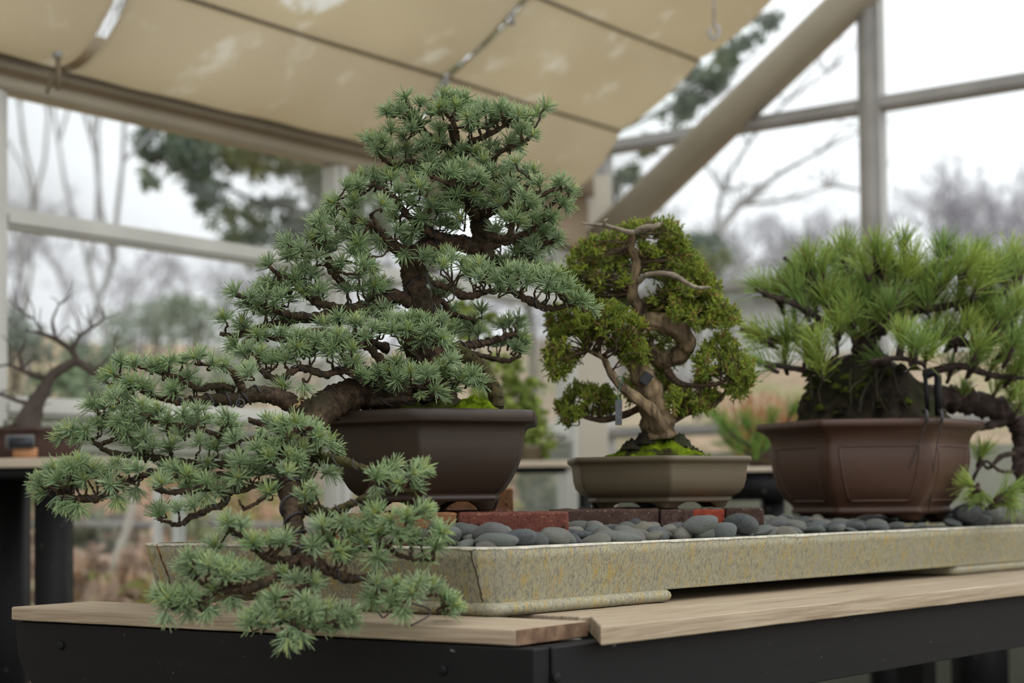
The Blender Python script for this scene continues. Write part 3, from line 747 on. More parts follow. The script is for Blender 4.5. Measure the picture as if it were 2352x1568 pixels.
# moss mound in the pot
mb = MB(); mound(mb, ca[0], ca[1], RA * .72, RA * .72, zA + HA - .010, .032, .005)
mo = mb.build('moss_mound', 'mossdark', TR); 
mb = MB(); c_ = P(1088, 930, 2.99); mound(mb, c_[0], c_[1], .060, .05, zA + HA - .012, .036, .004); mb.build('moss_patch', 'moss', TR)
trunk_paths = {
 'trunk': [(1015, 945, 3.08, 48), (995, 870, 3.07, 42), (975, 780, 3.06, 33), (968, 700, 3.05, 28), (948, 640, 3.05, 25), (946, 595, 3.05, 23), (985, 566, 3.06, 20), (1050, 558, 3.08, 19), (1100, 572, 3.09, 18)],
 'upper_trunk': [(1122, 648, 3.12, 14), (1116, 615, 3.11, 21), (1110, 570, 3.10, 24), (1100, 500, 3.09, 22), (1082, 440, 3.08, 17), (1058, 375, 3.08, 13), (1046, 330, 3.07, 9), (1030, 285, 3.06, 5)],
 'side_trunk': [(1143, 938, 3.05, 15), (1134, 895, 3.06, 17), (1103, 848, 3.07, 17), (1058, 812, 3.08, 19), (1000, 800, 3.08, 22)],
 'cascade_trunk': [(930, 915, 3.04, 44), (850, 900, 2.99, 38), (785, 915, 2.94, 36), (735, 945, 2.88, 36), (712, 990, 2.83, 30), (700, 1040, 2.77, 25), (680, 1090, 2.71, 24), (666, 1140, 2.66, 23), (675, 1190, 2.62, 21), (682, 1240, 2.60, 19), (695, 1285, 2.58, 17)],
 'left_limb': [(745, 940, 2.89, 28), (695, 940, 2.86, 24), (645, 914, 2.84, 20), (592, 905, 2.83, 18), (545, 916, 2.82, 15), (492, 917, 2.81, 13), (440, 921, 2.80, 10), (408, 924, 2.80, 7)],
}
TW = {}
bark_of = {'trunk': 'bark', 'upper_trunk': 'bark', 'side_trunk': 'mossbark', 'cascade_trunk': 'bark', 'left_limb': 'bark'}
nodes = []   # (branch id, point)
for k, pts in trunk_paths.items():
    p, r = path3(pts, 22); mb = MB(); tube(mb, p, r * (1 + .05 * np.sin(np.arange(len(p)) * .55)), 30, .06); o = mb.build(k, bark_of[k], TR); TW[k] = (p, r, o)
# branches: name -> polyline (x, y, depth, radius px)
BRN = {
 'crown_l': [(1050, 370, 3.08, 10), (1020, 335, 3.06, 8), (975, 300, 3.04, 6), (945, 255, 3.03, 5), (932, 225, 3.03, 4)],
 'crown_r': [(1052, 360, 3.08, 10), (1080, 330, 3.05, 8), (1130, 305, 3.03, 6), (1165, 285, 3.02, 4)],
 'crown_m': [(1045, 350, 3.08, 10), (1048, 310, 3.02, 7), (1040, 280, 2.99, 5), (1010, 245, 2.99, 4)],
 'c_right1': [(1085, 440, 3.08, 12), (1125, 395, 3.06, 9), (1140, 358, 3.04, 6), (1170, 338, 3.03, 5), (1205, 325, 3.03, 4), (1222, 305, 3.03, 3)],
 'c_left1': [(1075, 425, 3.08, 12), (1010, 395, 3.05, 9), (950, 372, 3.04, 7), (905, 378, 3.03, 6), (870, 355, 3.02, 4)],
 'c_right2': [(1102, 495, 3.08, 13), (1150, 475, 3.04, 9), (1195, 440, 3.02, 6), (1230, 405, 3.02, 4)],
 'c_front': [(1095, 500, 3.07, 12), (1065, 465, 3.01, 9), (1050, 430, 2.97, 6), (1000, 410, 2.96, 4)],
 'c_right3': [(1108, 525, 3.07, 13), (1140, 548, 3.02, 10), (1172, 540, 2.99, 8), (1180, 490, 2.97, 7), (1215, 465, 2.97, 5), (1260, 440, 2.97, 5), (1300, 430, 2.98, 3)],
 'c_right4': [(1118, 560, 3.10, 14), (1180, 548, 3.12, 9), (1232, 520, 3.12, 7), (1262, 475, 3.12, 5), (1295, 450, 3.12, 3)],
 'c_right5': [(1118, 595, 3.11, 13), (1170, 600, 3.13, 9), (1235, 570, 3.14, 6), (1278, 548, 3.14, 4)],
 'c_left2': [(1050, 560, 3.08, 12), (990, 535, 3.04, 10), (940, 500, 3.01, 8), (900, 450, 3.0, 6), (860, 425, 3.0, 4)],
 'c_left3': [(955, 590, 3.05, 12), (905, 560, 3.01, 10), (860, 520, 2.99, 8), (800, 490, 2.98, 6), (768, 460, 2.98, 4)],
 'c_left4': [(945, 600, 3.05, 10), (900, 570, 3.0, 8), (875, 530, 2.97, 6), (850, 490, 2.96, 5)],
 'm_left': [(965, 700, 3.05, 18), (905, 680, 3.03, 16), (850, 700, 3.01, 13), (780, 715, 2.99, 12), (700, 728, 2.97, 9), (630, 712, 2.96, 7), (575, 690, 2.95, 5), (530, 668, 2.95, 4)],
 'm_left2': [(800, 665, 3.0, 10), (760, 620, 2.98, 8), (752, 590, 2.97, 7), (700, 570, 2.96, 5), (655, 560, 2.96, 4)],
 'm_left3': [(790, 710, 2.99, 10), (720, 690, 2.97, 8), (665, 640, 2.96, 7), (640, 630, 2.96, 6), (618, 612, 2.96, 4)],
 'm_left4': [(730, 730, 2.98, 9), (620, 745, 2.98, 7), (545, 770, 2.98, 7), (505, 765, 2.98, 5)],
 'r_pad': [(960, 600, 3.04, 10), (988, 645, 2.99, 7), (1030, 660, 2.97, 8), (1075, 680, 2.96, 9), (1130, 667, 2.95, 6), (1175, 668, 2.95, 7), (1215, 690, 2.95, 9), (1262, 708, 2.95, 7), (1310, 700, 2.95, 5), (1338, 692, 2.95, 3)],
 'r_low': [(1045, 800, 3.10, 12), (1090, 792, 3.14, 9), (1140, 780, 3.16, 7), (1185, 765, 3.17, 4)],
 'r_low2': [(1050, 805, 3.10, 9), (1100, 815, 3.15, 6), (1160, 828, 3.16, 6), (1195, 818, 3.16, 3)],
 'r_back': [(985, 720, 3.12, 9), (1010, 690, 3.15, 7), (1040, 720, 3.16, 6), (1090, 735, 3.17, 4)],
 'f_mid': [(960, 850, 3.0, 16), (900, 850, 2.94, 12), (850, 800, 2.91, 9), (800, 790, 2.90, 7), (740, 790, 2.89, 5), (690, 780, 2.88, 4)],
 'f_mid2': [(955, 830, 3.0, 14), (935, 790, 2.93, 9), (960, 765, 2.91, 6), (1000, 760, 2.91, 4)],
 'f_mid3': [(890, 800, 2.98, 12), (800, 770, 2.94, 8), (720, 760, 2.92, 7), (650, 780, 2.92, 7), (590, 765, 2.93, 5), (555, 790, 2.93, 4)],
 'f_low': [(880, 860, 2.96, 12), (800, 850, 2.9, 9), (745, 860, 2.88, 8), (690, 845, 2.87, 8), (640, 870, 2.86, 7), (600, 850, 2.86, 6), (590, 820, 2.86, 4)],
 'f_right': [(950, 890, 2.98, 13), (1000, 910, 2.92, 9), (1020, 880, 2.90, 7), (1080, 870, 2.91, 5)],
 'f_bot': [(850, 925, 2.93, 9), (930, 916, 2.90, 8), (1000, 908, 2.88, 6), (1003, 895, 2.87, 4)],
 'l_up': [(560, 900, 2.82, 10), (545, 868, 2.81, 10), (530, 850, 2.81, 9), (490, 838, 2.80, 5), (450, 835, 2.80, 4)],
 'l_up2': [(540, 895, 2.82, 8), (500, 885, 2.81, 8), (455, 893, 2.80, 7), (415, 870, 2.79, 6), (350, 850, 2.79, 5), (310, 840, 2.79, 4)],
 'l_up3': [(410, 925, 2.80, 7), (370, 915, 2.79, 6), (340, 905, 2.79, 6), (310, 885, 2.79, 5), (280, 870, 2.79, 4), (262, 860, 2.79, 3)],
 'l_one': [(695, 1030, 2.78, 13), (600, 1060, 2.77, 10), (500, 1068, 2.76, 9), (420, 1060, 2.75, 9), (350, 1050, 2.75, 8), (290, 1045, 2.75, 7), (245, 1035, 2.75, 6), (215, 1015, 2.75, 5), (185, 990, 2.75, 3)],
 'l_one_b': [(230, 1020, 2.75, 5), (260, 1010, 2.75, 5), (300, 1000, 2.74, 4)],
 'l_one_c': [(270, 1000, 2.75, 5), (245, 965, 2.74, 5), (225, 945, 2.74, 3)],
 'l_one_d': [(560, 1040, 2.76, 7), (500, 1000, 2.74, 6), (440, 980, 2.73, 5), (360, 970, 2.73, 4)],
 'l_two': [(685, 1075, 2.73, 12), (560, 1085, 2.73, 9), (450, 1100, 2.72, 8), (360, 1085, 2.72, 8), (300, 1105, 2.71, 7), (260, 1128, 2.70, 8), (225, 1142, 2.70, 9), (175, 1145, 2.70, 8), (140, 1130, 2.70, 6), (110, 1115, 2.70, 3)],
 'l_three': [(672, 1105, 2.70, 10), (600, 1110, 2.69, 7), (540, 1130, 2.68, 6), (470, 1122, 2.68, 7), (400, 1130, 2.68, 7), (350, 1120, 2.68, 5)],
 'l_four': [(560, 1110, 2.69, 8), (523, 1135, 2.67, 8), (515, 1156, 2.67, 8), (480, 1170, 2.66, 7), (439, 1188, 2.66, 6), (411, 1204, 2.66, 5), (385, 1198, 2.66, 4), (363, 1193, 2.66, 3)],
 'l_front': [(690, 1040, 2.76, 9), (640, 1010, 2.70, 7), (590, 1005, 2.68, 5), (560, 1010, 2.68, 4)],
 'l_front2': [(690, 1060, 2.74, 8), (650, 1020, 2.68, 6), (690, 985, 2.67, 5), (740, 985, 2.66, 3)],
 'cut_stub': [(640, 985, 2.78, 8), (605, 975, 2.77, 7), (570, 964, 2.77, 6)],
 'dead_twig': [(640, 1115, 2.68, 5), (605, 1143, 2.66, 5), (580, 1160, 2.66, 4.5), (560, 1169, 2.66, 4)],
 'dead_twig2': [(562, 1168, 2.66, 3.5), (553, 1158, 2.66, 3), (548, 1148, 2.66, 2.5)],
 'r_one': [(705, 1050, 2.76, 13), (745, 1052, 2.72, 11), (790, 1060, 2.68, 10), (830, 1072, 2.66, 7), (870, 1078, 2.64, 5)],
 'r_two': [(685, 1165, 2.64, 15), (720, 1172, 2.62, 13), (760, 1176, 2.60, 11), (800, 1160, 2.58, 9), (840, 1142, 2.57, 7), (880, 1126, 2.56, 6), (920, 1124, 2.56, 6), (948, 1128, 2.56, 4)],
 'r_two_b': [(835, 1143, 2.57, 5), (850, 1125, 2.57, 5), (855, 1098, 2.56, 4)],
 'r_two_c': [(925, 1122, 2.56, 4), (938, 1105, 2.56, 4), (944, 1088, 2.56, 3)],
 'r_three': [(722, 1178, 2.61, 12), (745, 1200, 2.59, 11), (790, 1215, 2.57, 8), (840, 1225, 2.55, 6), (880, 1225, 2.54, 5), (920, 1220, 2.54, 4)],
 'r_four': [(760, 1245, 2.58, 8), (830, 1262, 2.56, 6), (890, 1255, 2.55, 6), (910, 1272, 2.54, 6), (950, 1283, 2.54, 5), (995, 1287, 2.54, 3)],
 'r_five': [(690, 1275, 2.58, 14), (745, 1305, 2.55, 11), (790, 1325, 2.54, 11), (830, 1328, 2.53, 8), (870, 1310, 2.52, 5), (885, 1296, 2.52, 3)],
 'r_six': [(835, 1325, 2.53, 6), (870, 1345, 2.51, 5), (900, 1365, 2.50, 4), (950, 1370, 2.50, 4), (1000, 1365, 2.50, 4), (1025, 1390, 2.50, 3)],
 'b_left': [(688, 1280, 2.58, 12), (655, 1310, 2.55, 10), (610, 1338, 2.53, 11), (560, 1352, 2.52, 11), (505, 1352, 2.51, 9), (465, 1340, 2.51, 6), (440, 1325, 2.51, 4)],
 'b_left2': [(500, 1352, 2.51, 8), (470, 1375, 2.50, 7), (430, 1390, 2.50, 6), (400, 1380, 2.50, 4)],
 'b_left3': [(685, 1285, 2.58, 9), (625, 1285, 2.56, 9), (604, 1275, 2.56, 9), (585, 1255, 2.56, 6), (555, 1232, 2.56, 5), (530, 1215, 2.56, 4)],
 'b_down': [(700, 1290, 2.57, 13), (708, 1340, 2.53, 10), (685, 1357, 2.52, 8), (672, 1385, 2.51, 7), (660, 1420, 2.50, 5), (620, 1440, 2.50, 4)],
 'b_down2': [(670, 1395, 2.51, 6), (700, 1425, 2.49, 5), (745, 1430, 2.49, 4), (780, 1420, 2.49, 3)],
}
br_paths = {}
bnodes = []; bids = []
for k, pts in BRN.items():
    p, r = path3(pts, 11)
    jit = RNG.normal(0, .0006, p.shape); jit[0] = 0; p = p + jit
    br_paths[k] = (p, r)
    for q in p[len(p) // 4:]: bnodes.append(q); bids.append(k)
bnodes = np.array(bnodes)
ROS = []   # x, y, dir tag, size
def zz(ox, oy, s, items):
    for it in items:
        x, y = it[0] / s + ox, it[1] / s + oy; ROS.append((x, y, it[2] if len(it) > 2 else '', it[3] if len(it) > 3 else 1.0))
zz(820, 190, 3.825, [(425,140),(550,205),(265,265),(375,265),(750,130),(820,160),(935,165),(545,350),(720,230),(850,310),(985,320),(1110,240),(1225,355),(1340,340),(1440,450),(1530,470,'r',.8),(300,430),(590,530),(140,520),(180,600),(310,640),(430,590),(720,540),(1330,525),(1170,570),(1400,570),(650,710),(760,750),(880,800),(1090,660),(1180,800),(1060,860),(1290,810),(1400,720),(1560,790),(1360,910),(1600,900),(1790,880),(1850,950),(1740,970),(350,770),(500,810),(160,850),(300,860),(60,850),(10,920),(550,930),(780,890),(860,960),(1035,990,'f',1.15),(365,960),(450,1060),(220,1080),(330,1160),(650,1080),(1330,1020),(1470,1020),(1640,1020),(1510,1080),(1590,1190),(1700,1180,'r'),(565,1200,'f'),(490,1310,'f'),(340,1310),(210,1390,'f'),(20,1400,'f'),(420,1490,'d'),(580,1540),(1640,1310,'r'),(1750,1380,'r'),(1520,1430),(1560,1510),(1420,1130),(630,640),(830,700),(1000,430,'',.7),(480,420),(220,530),(930,740),(460,330),(650,280),(860,230),(1050,300),(1180,290),(1280,280)])
zz(460, 380, 4.126, [(1265,360,'l'),(1380,210),(1500,220),(1465,345),(1410,505),(1290,565),(1130,545,'l'),(1180,650),(1390,640),(1500,745,'f'),(830,740,'l'),(1060,710),(960,805),(860,850),(1225,760),(1210,840),(1110,890),(1340,940),(655,945,'l'),(990,1010),(1500,1060),(1540,960),(1600,920,'d'),(340,1210,'l'),(560,1200),(650,1120),(480,1250),(830,1165),(900,1080),(980,1200,'f'),(1125,1195),(1060,1240),(630,1250),(620,1415),(540,1340),(770,1260),(235,1465,'l'),(400,1510),(1400,1190),(1540,1190),(1650,1150),(1720,1360,'f'),(1590,1330,'d'),(1310,1450),(1470,1515),(850,1480),(700,1330),(1080,560),(1240,470),(1050,1060),(760,1050,'',.8),(1560,560),(1480,860)])
zz(880, 480, 4.1265, [(385,465,'f'),(650,490),(560,560),(740,550),(910,550),(1060,500),(980,610),(405,640,'l'),(920,670),(1080,700),(1180,610),(1280,610),(1200,720,'r'),(1360,690,'r'),(1470,570),(1480,660),(1650,630,'r'),(1640,790),(1740,750,'r'),(1830,880,'r'),(1880,880,'r'),(1560,720),(1300,560),(590,830,'b'),(640,980,'b'),(930,970,'b'),(870,1100,'b'),(710,1130,'b'),(1130,1110,'b'),(1200,1080,'b'),(1280,1060,'br'),(900,1190,'b'),(1230,1210,'br'),(1300,1230,'br'),(1250,1330,'br'),(1320,1280,'br'),(1120,1290,'b'),(560,740,'b'),(480,790,'b'),(1000,1290,'b',.8),(820,620),(1740,870,'r'),(1150,560),(1400,620)])
zz(460, 640, 4.9, [(640,645),(890,630),(1120,665),(410,740,'l'),(490,845,'l'),(650,865),(800,945),(960,930),(1050,850),(1430,670),(1380,530),(1440,860),(1560,670),(1290,830),(1190,790),(1600,800),(560,1080,'l'),(940,1215,'f',1.1),(1170,1200,'d'),(1620,1000),(1500,790),(1650,710),(1090,780),(1300,720),(720,660),(990,690)])
zz(800, 700, 5.113, [(90,240),(210,395),(430,320),(560,220),(700,310),(860,210),(1090,210),(950,290),(900,350),(640,495,'f'),(860,430,'f'),(1030,420,'r'),(1080,400,'r'),(40,545),(150,830),(60,690),(370,810),(575,890,'f'),(730,810),(930,860),(1100,780,'r'),(1190,670,'r'),(1010,1010,'r',1.2),(1310,890,'r'),(1450,830,'r'),(1540,920,'r'),(1130,850),(840,1030,'d',.5),(290,300),(480,790,'',.8)])
zz(60, 780, 3.564, [(710,285,'l'),(780,200),(890,215,'',.8),(1030,235),(1180,185),(1280,190,'',.8),(1390,160),(1520,205,'r'),(1330,315),(1140,285),(950,385),(850,365),(1205,415,'f'),(780,415,'l'),(720,475,'l'),(1620,225),(1600,425,'b'),(1400,420,'b'),(545,545,'l'),(705,580),(950,565),(890,665),(1080,600),(1150,670),(1290,620),(1390,700),(1600,700),(1650,650),(430,765,'l'),(370,750,'l'),(490,745),(590,700),(820,745,'f'),(760,680),(970,805),(1185,865),(1270,780),(1420,855),(1700,830),(1650,800),(1030,885),(910,880),(1410,600,'b'),(1495,1020),(1730,1010),(1730,1140),(1210,1070),(1330,1200),(1320,1120),(1110,1190),(1480,1185),(1180,1070),(840,1085),(740,1045),(920,1070),(550,1070),(690,1185,'f'),(370,1060),(430,1020),(265,1155,'l'),(170,1140,'l'),(110,1190,'l'),(330,1220),(265,1290,'d'),(320,1330,'d'),(430,1350,'d'),(740,1280,'d'),(900,1210,'d'),(1090,1440,'l'),(1240,1400,'',.8),(1370,1370),(1470,1260,'d'),(1560,1250),(220,1080),(480,1150),(620,1120),(1560,900),(640,560),(1000,620)])
zz(500, 900, 3.92, [(700,290),(790,340),(600,310),(550,350),(975,460,'r'),(900,410,'r'),(750,530),(870,520,'r'),(650,430),(510,500),(350,520),(440,260,'',.7),(400,330,'d',.6),(160,450),(200,640),(340,690),(480,600),(620,740),(770,780),(970,740,'r'),(500,560),(170,780,'f'),(475,910),(790,950),(1430,770),(1540,720,'r'),(1740,750,'r'),(1760,860,'r'),(1640,840,'l',.7),(1420,860,'d',.7),(1430,1110),(1700,1140),(1830,1080,'r'),(1900,1040,'r',.5),(1130,1200),(1450,1280),(1610,1270),(950,1230),(1220,1290),(850,1400,'f'),(1440,1495,'f',1.2),(1180,1450),(1080,1440),(1760,1340),(2010,1280,'r'),(1960,1400,'r'),(1850,1450,'d'),(320,1370),(465,1380),(600,1335),(100,1190,'l'),(210,1220),(1000,1340),(640,590),(860,880,'',.6),(1330,1180),(1560,1170),(1340,1380),(720,620,'',.8)])
zz(330, 1140, 3.178, [(430,490,'',1.1),(340,460,'l'),(520,380,'b'),(655,530),(560,550),(790,560,'r'),(470,520),(600,600),(700,570),(140,720,'l'),(250,740),(330,720),(190,760),(400,800),(640,740,'d'),(470,820,'d'),(330,830,'d'),(160,850,'d'),(1015,570,'',.8),(1110,620),(1230,640,'r'),(960,750),(1680,750,'f'),(1800,780),(1950,720),(2100,670,'r'),(1830,650,'',.7),(2190,760,'r'),(2240,800,'r'),(1700,660),(1890,820,'d'),(880,940),(1000,900),(880,860),(970,860),(1090,890),(1090,960,'d'),(1300,945,'r'),(1220,850),(1330,850),(1430,890,'r'),(1490,930,'r'),(770,940,'l'),(1045,1040,'d'),(1150,1000,'d'),(1240,970),(1500,860,'r'),(820,880,'l'),(380,560),(280,790),(520,680,'',.7),(2000,640),(1190,780)])
ROS = [r for r in ROS]
for (x, y, t_) in [(1150,610,'b'),(1190,560,'b'),(1215,590,'b'),(1250,540,'b'),(1130,570,'b'),(1090,600,'b'),(1020,590,'b'),(1170,640,'b'),(1290,470,'r'),(1250,250,'r'),(1190,270,''),(1150,250,''),(1200,300,'r'),(1165,265,''),(1085,455,''),(1112,470,''),(1132,445,''),(1152,470,''),(1060,505,''),(1040,482,''),(1012,520,'b'),(1182,505,''),(1075,425,''),(1100,410,''),(1170,430,''),(1202,470,''),(1222,505,''),(1010,300,''),(1078,300,''),(1062,348,''),(1000,345,''),(1092,352,''),(1112,372,''),(1130,395,''),(1150,560,'b'),(1180,580,'b'),(1140,530,'b'),(1030,520,'b'),(1020,470,''),(990,470,''),(1050,450,''),(980,530,''),(930,560,'b'),(1060,410,''),(1210,540,'b'),(1240,560,'b'),(1035,400,''),(965,445,''),(945,420,''),(910,440,''),(985,400,''),(1160,505,'b'),(880,655,'b'),(850,690,'b'),(820,740,'b'),(900,735,'b'),(1010,720,'b'),(940,740,''),(900,760,''),(870,735,''),(1000,750,''),(1060,860,''),(980,860,''),(910,835,''),(860,870,''),(1030,840,'b')]: ROS.append((x, y, t_, 1.0))
print('rosettes', len(ROS))
# foliage: one mesh of needles per branch; short twigs join each rosette to its branch
fol = {k: MB() for k in BRN}; twg = {k: MB() for k in BRN}; budm = {k: MB() for k in BRN}
vw = np.array([0, -1, 0.])
pr = []
bproj = []
# picture position of the branch nodes, to choose the nearest branch
def project(p):
    d = np.asarray(p) - CAMP; z = d @ FW; return 1176 + F * (d @ RT) / z, 784 + SHIFT - F * (d @ UP) / z
bx, by = project(bnodes)
for (x, y, tg_, sz) in ROS:
    d2 = np.hypot(bx - x, (by - (y + 12)) * 1.0)
    if 'b' in tg_: d2 = d2 - (bnodes[:, 1] - 2.9) * 60
    i = int(np.argmin(d2)); k = bids[i]; node = bnodes[i]
    Y = node[1] + R_.uniform(-.045, .015) - min(d2[i], 60) / F * 2.9 * .35
    if 'b' in tg_: Y = node[1] + R_.uniform(0, .03)
    pr.append((x, y, Y, k, i, tg_, sz))
    for rep in range(1):
      if R_.random() < .85 and 'd' not in tg_ and sz > .8:   # a second one behind gives the pads their depth
        pr.append((x + R_.uniform(-22, 22), y + R_.uniform(-10, 20), Y + R_.uniform(.02, .09), k, i, tg_, .95))
def rosette(k, x, y, Y, i, tg_, sz):
    b = P(x, y, Y); node = bnodes[i]; out = nrm(b - node)
    ax = np.array([0, -.42, .80]) + .45 * out + RNG.normal(0, .22, 3)
    if 'f' in tg_: ax = np.array([0, -1.0, .30]) + RNG.normal(0, .15, 3)
    if 'd' in tg_: ax = np.array([0, -.3, -.85]) + RNG.normal(0, .15, 3)
    if 'l' in tg_: ax = ax + np.array([-.65, 0, -.1])
    if 'r' in tg_: ax = ax + np.array([.65, 0, -.1])
    ax = nrm(ax)
    t1 = nrm(np.cross(ax, [0, 1, .1])); t2 = np.cross(ax, t1)
    n1 = int(R_.uniform(32, 42)); n2 = int(R_.uniform(14, 22))
    th = RNG.uniform(0, 2 * math.pi, n1 + n2)
    pol = np.concatenate([np.radians(RNG.uniform(42, 92, n1)), np.radians(RNG.uniform(5, 50, n2))])
    D = np.cos(pol)[:, None] * ax + np.sin(pol)[:, None] * (np.cos(th)[:, None] * t1 + np.sin(th)[:, None] * t2)
    L = np.concatenate([RNG.uniform(.0195, .0275, n1), RNG.uniform(.014, .023, n2)]) * sz
    B = b + ax * RNG.uniform(-.004, .006, n1 + n2)[:, None] + D * .0012
    hue = RNG.uniform(0, 1); young = RNG.random() < .4
    c1 = np.array(lin(140, 162, 124)[:3]) * (1 - hue) + np.array(lin(126, 154, 104)[:3]) * hue
    c2 = np.array(lin(156, 174, 124)[:3]) if not young else np.array(lin(182, 192, 108)[:3])
    C = np.concatenate([np.tile(c1, (n1, 1)), np.tile(.5 * c1 + .5 * c2, (n2, 1))]) * RNG.uniform(.82, 1.18, (n1 + n2, 1))
    T = C * .75 + .25 * np.array(lin(170, 180, 110)[:3])
    curve = ax[None] * RNG.uniform(.02, .22, n1 + n2)[:, None] + np.array([0, 0, -.03])
    blades(fol[k], B, D, L, RNG.uniform(.0015, .0020, n1 + n2), C, T, curve)
    # twig
    mid = (b + node) / 2 + np.array([0, 0.002, -.003]) + RNG.normal(0, .003, 3)
    if np.linalg.norm(b - node) > .006:
        cp = catmull([node, mid, b - ax * .012 * sz, b + ax * .002], 6); cp[1:-1] += RNG.normal(0, .00035, cp[1:-1].shape); rad_ = np.linspace(.0021, .0014, len(cp)) * RNG.uniform(.72, 1.3, len(cp)); tube(twg[k], cp, rad_, 6, .1)
    if young or R_.random() < .35:
        n3 = 7; th = RNG.uniform(0, 6.3, n3); D3 = nrm(ax + .5 * (np.cos(th)[:, None] * t1 + np.sin(th)[:, None] * t2) * RNG.uniform(.2, 1, (n3, 1)))
        yc = np.array(lin(196, 182, 60)[:3]) if young else np.array(lin(150, 120, 70)[:3])
        blades(fol[k], np.tile(b + ax * .003, (n3, 1)), D3, RNG.uniform(.004, .0085, n3), .0017, np.tile(yc, (n3, 1)) * RNG.uniform(.7, 1.2, (n3, 1)))
for (x, y, Y, k, i, tg_, sz) in pr: rosette(k, x, y, Y, i, tg_, sz)
# build the branch parts; foliage is the sub-part
mossy = ('r_one', 'r_two', 'r_three')
for k in BRN:
    p, r = br_paths[k]; mb = twg[k]; tube(mb, p, r * (1 + .08 * np.sin(np.arange(len(p)) * 1.9)) , 11, .13)
    # little spur knobs
    o = mb.build('branch', 'mossbark' if k in mossy else ('twig' if r[0] < .0045 else 'bark'), TR)
    if fol[k].n: fol[k].build('needles', 'needle', o)
    if k == 'cut_stub': o['label'] = 'leafless cut branch stub'
    if k.startswith('dead'): o['label'] = 'bare crooked dead twig'
# training wire
def wire(path, rad, turns, s, e, parent, wr=.0017, phase=0):
    mb = MB(); tube(mb, helix(path, rad, turns, wr, s, e, phase), wr, 6); mb.build('training_wire', 'wire', parent)
p, r, o = TW['left_limb']; wire(p, r, 5.5, .42, 1.0, o, .0019); 
p, r, o = TW['cascade_trunk']; wire(p, r, 6.5, .50, .98, o, .0024)
p, r, o = TW['trunk']; wire(p, r, 4, .35, .95, o, .0014, 1)
p, r, o = TW['upper_trunk']; wire(p, r, 4, .4, .85, o, .0014)
wb = {}
for o in TR.children: pass
for k, t in (('r_pad', 5), ('r_low', 5), ('r_one', 3), ('r_two', 6), ('r_five', 3.5), ('l_two', 8), ('l_four', 5), ('m_left', 6), ('f_low', 5), ('f_bot', 4), ('c_right5', 4), ('c_left2', 4)):
    p, r = br_paths[k]; mb = MB(); tube(mb, helix(p, r, t, .0014, .05, .8), .0014, 6); mb.build('training_wire', 'wire', TR)
# the curl of wire ends and the raffia tie
mb = MB(); c0 = np.array(P(553, 926, 2.79)); t = np.linspace(-1.6, 4.4, 22); pts = [c0 + np.array([.0065 * math.cos(a), -.004, .0065 * math.sin(a)]) for a in t]
pts = [np.array(P(549, 905, 2.80))] + pts[::-1]; tube(mb, pts, .0018, 6); mb.build('wire_curl', 'wire', TR)
mb = MB(); tube(mb, catmull([P(945, 1385, 2.5), P(985, 1398, 2.49), P(983, 1415, 2.48), P(943, 1437, 2.47)], 6), .0013, 6); mb.build('wire_end', 'wire', TR); mb = MB(); tube(mb, catmull([P(868, 1405, 2.5), P(880, 1418, 2.49), P(893, 1408, 2.49)], 6), .0013, 6); mb.build('wire_end', 'wire', TR)
mb = MB(); tube(mb, catmull([P(701, 896, 2.84), P(697, 910, 2.84), P(686, 916, 2.84), P(688, 926, 2.83), P(675, 932, 2.83), P(678, 950, 2.83), P(684, 965, 2.83)], 6), .0015, 6)
tube(mb, [P(686, 918, 2.84), P(699, 921, 2.84)], .0012, 6); tube(mb, [P(690, 926, 2.83), P(680, 936, 2.83)], .0012, 6); mb.build('raffia_tie', 'tanwire', TR)
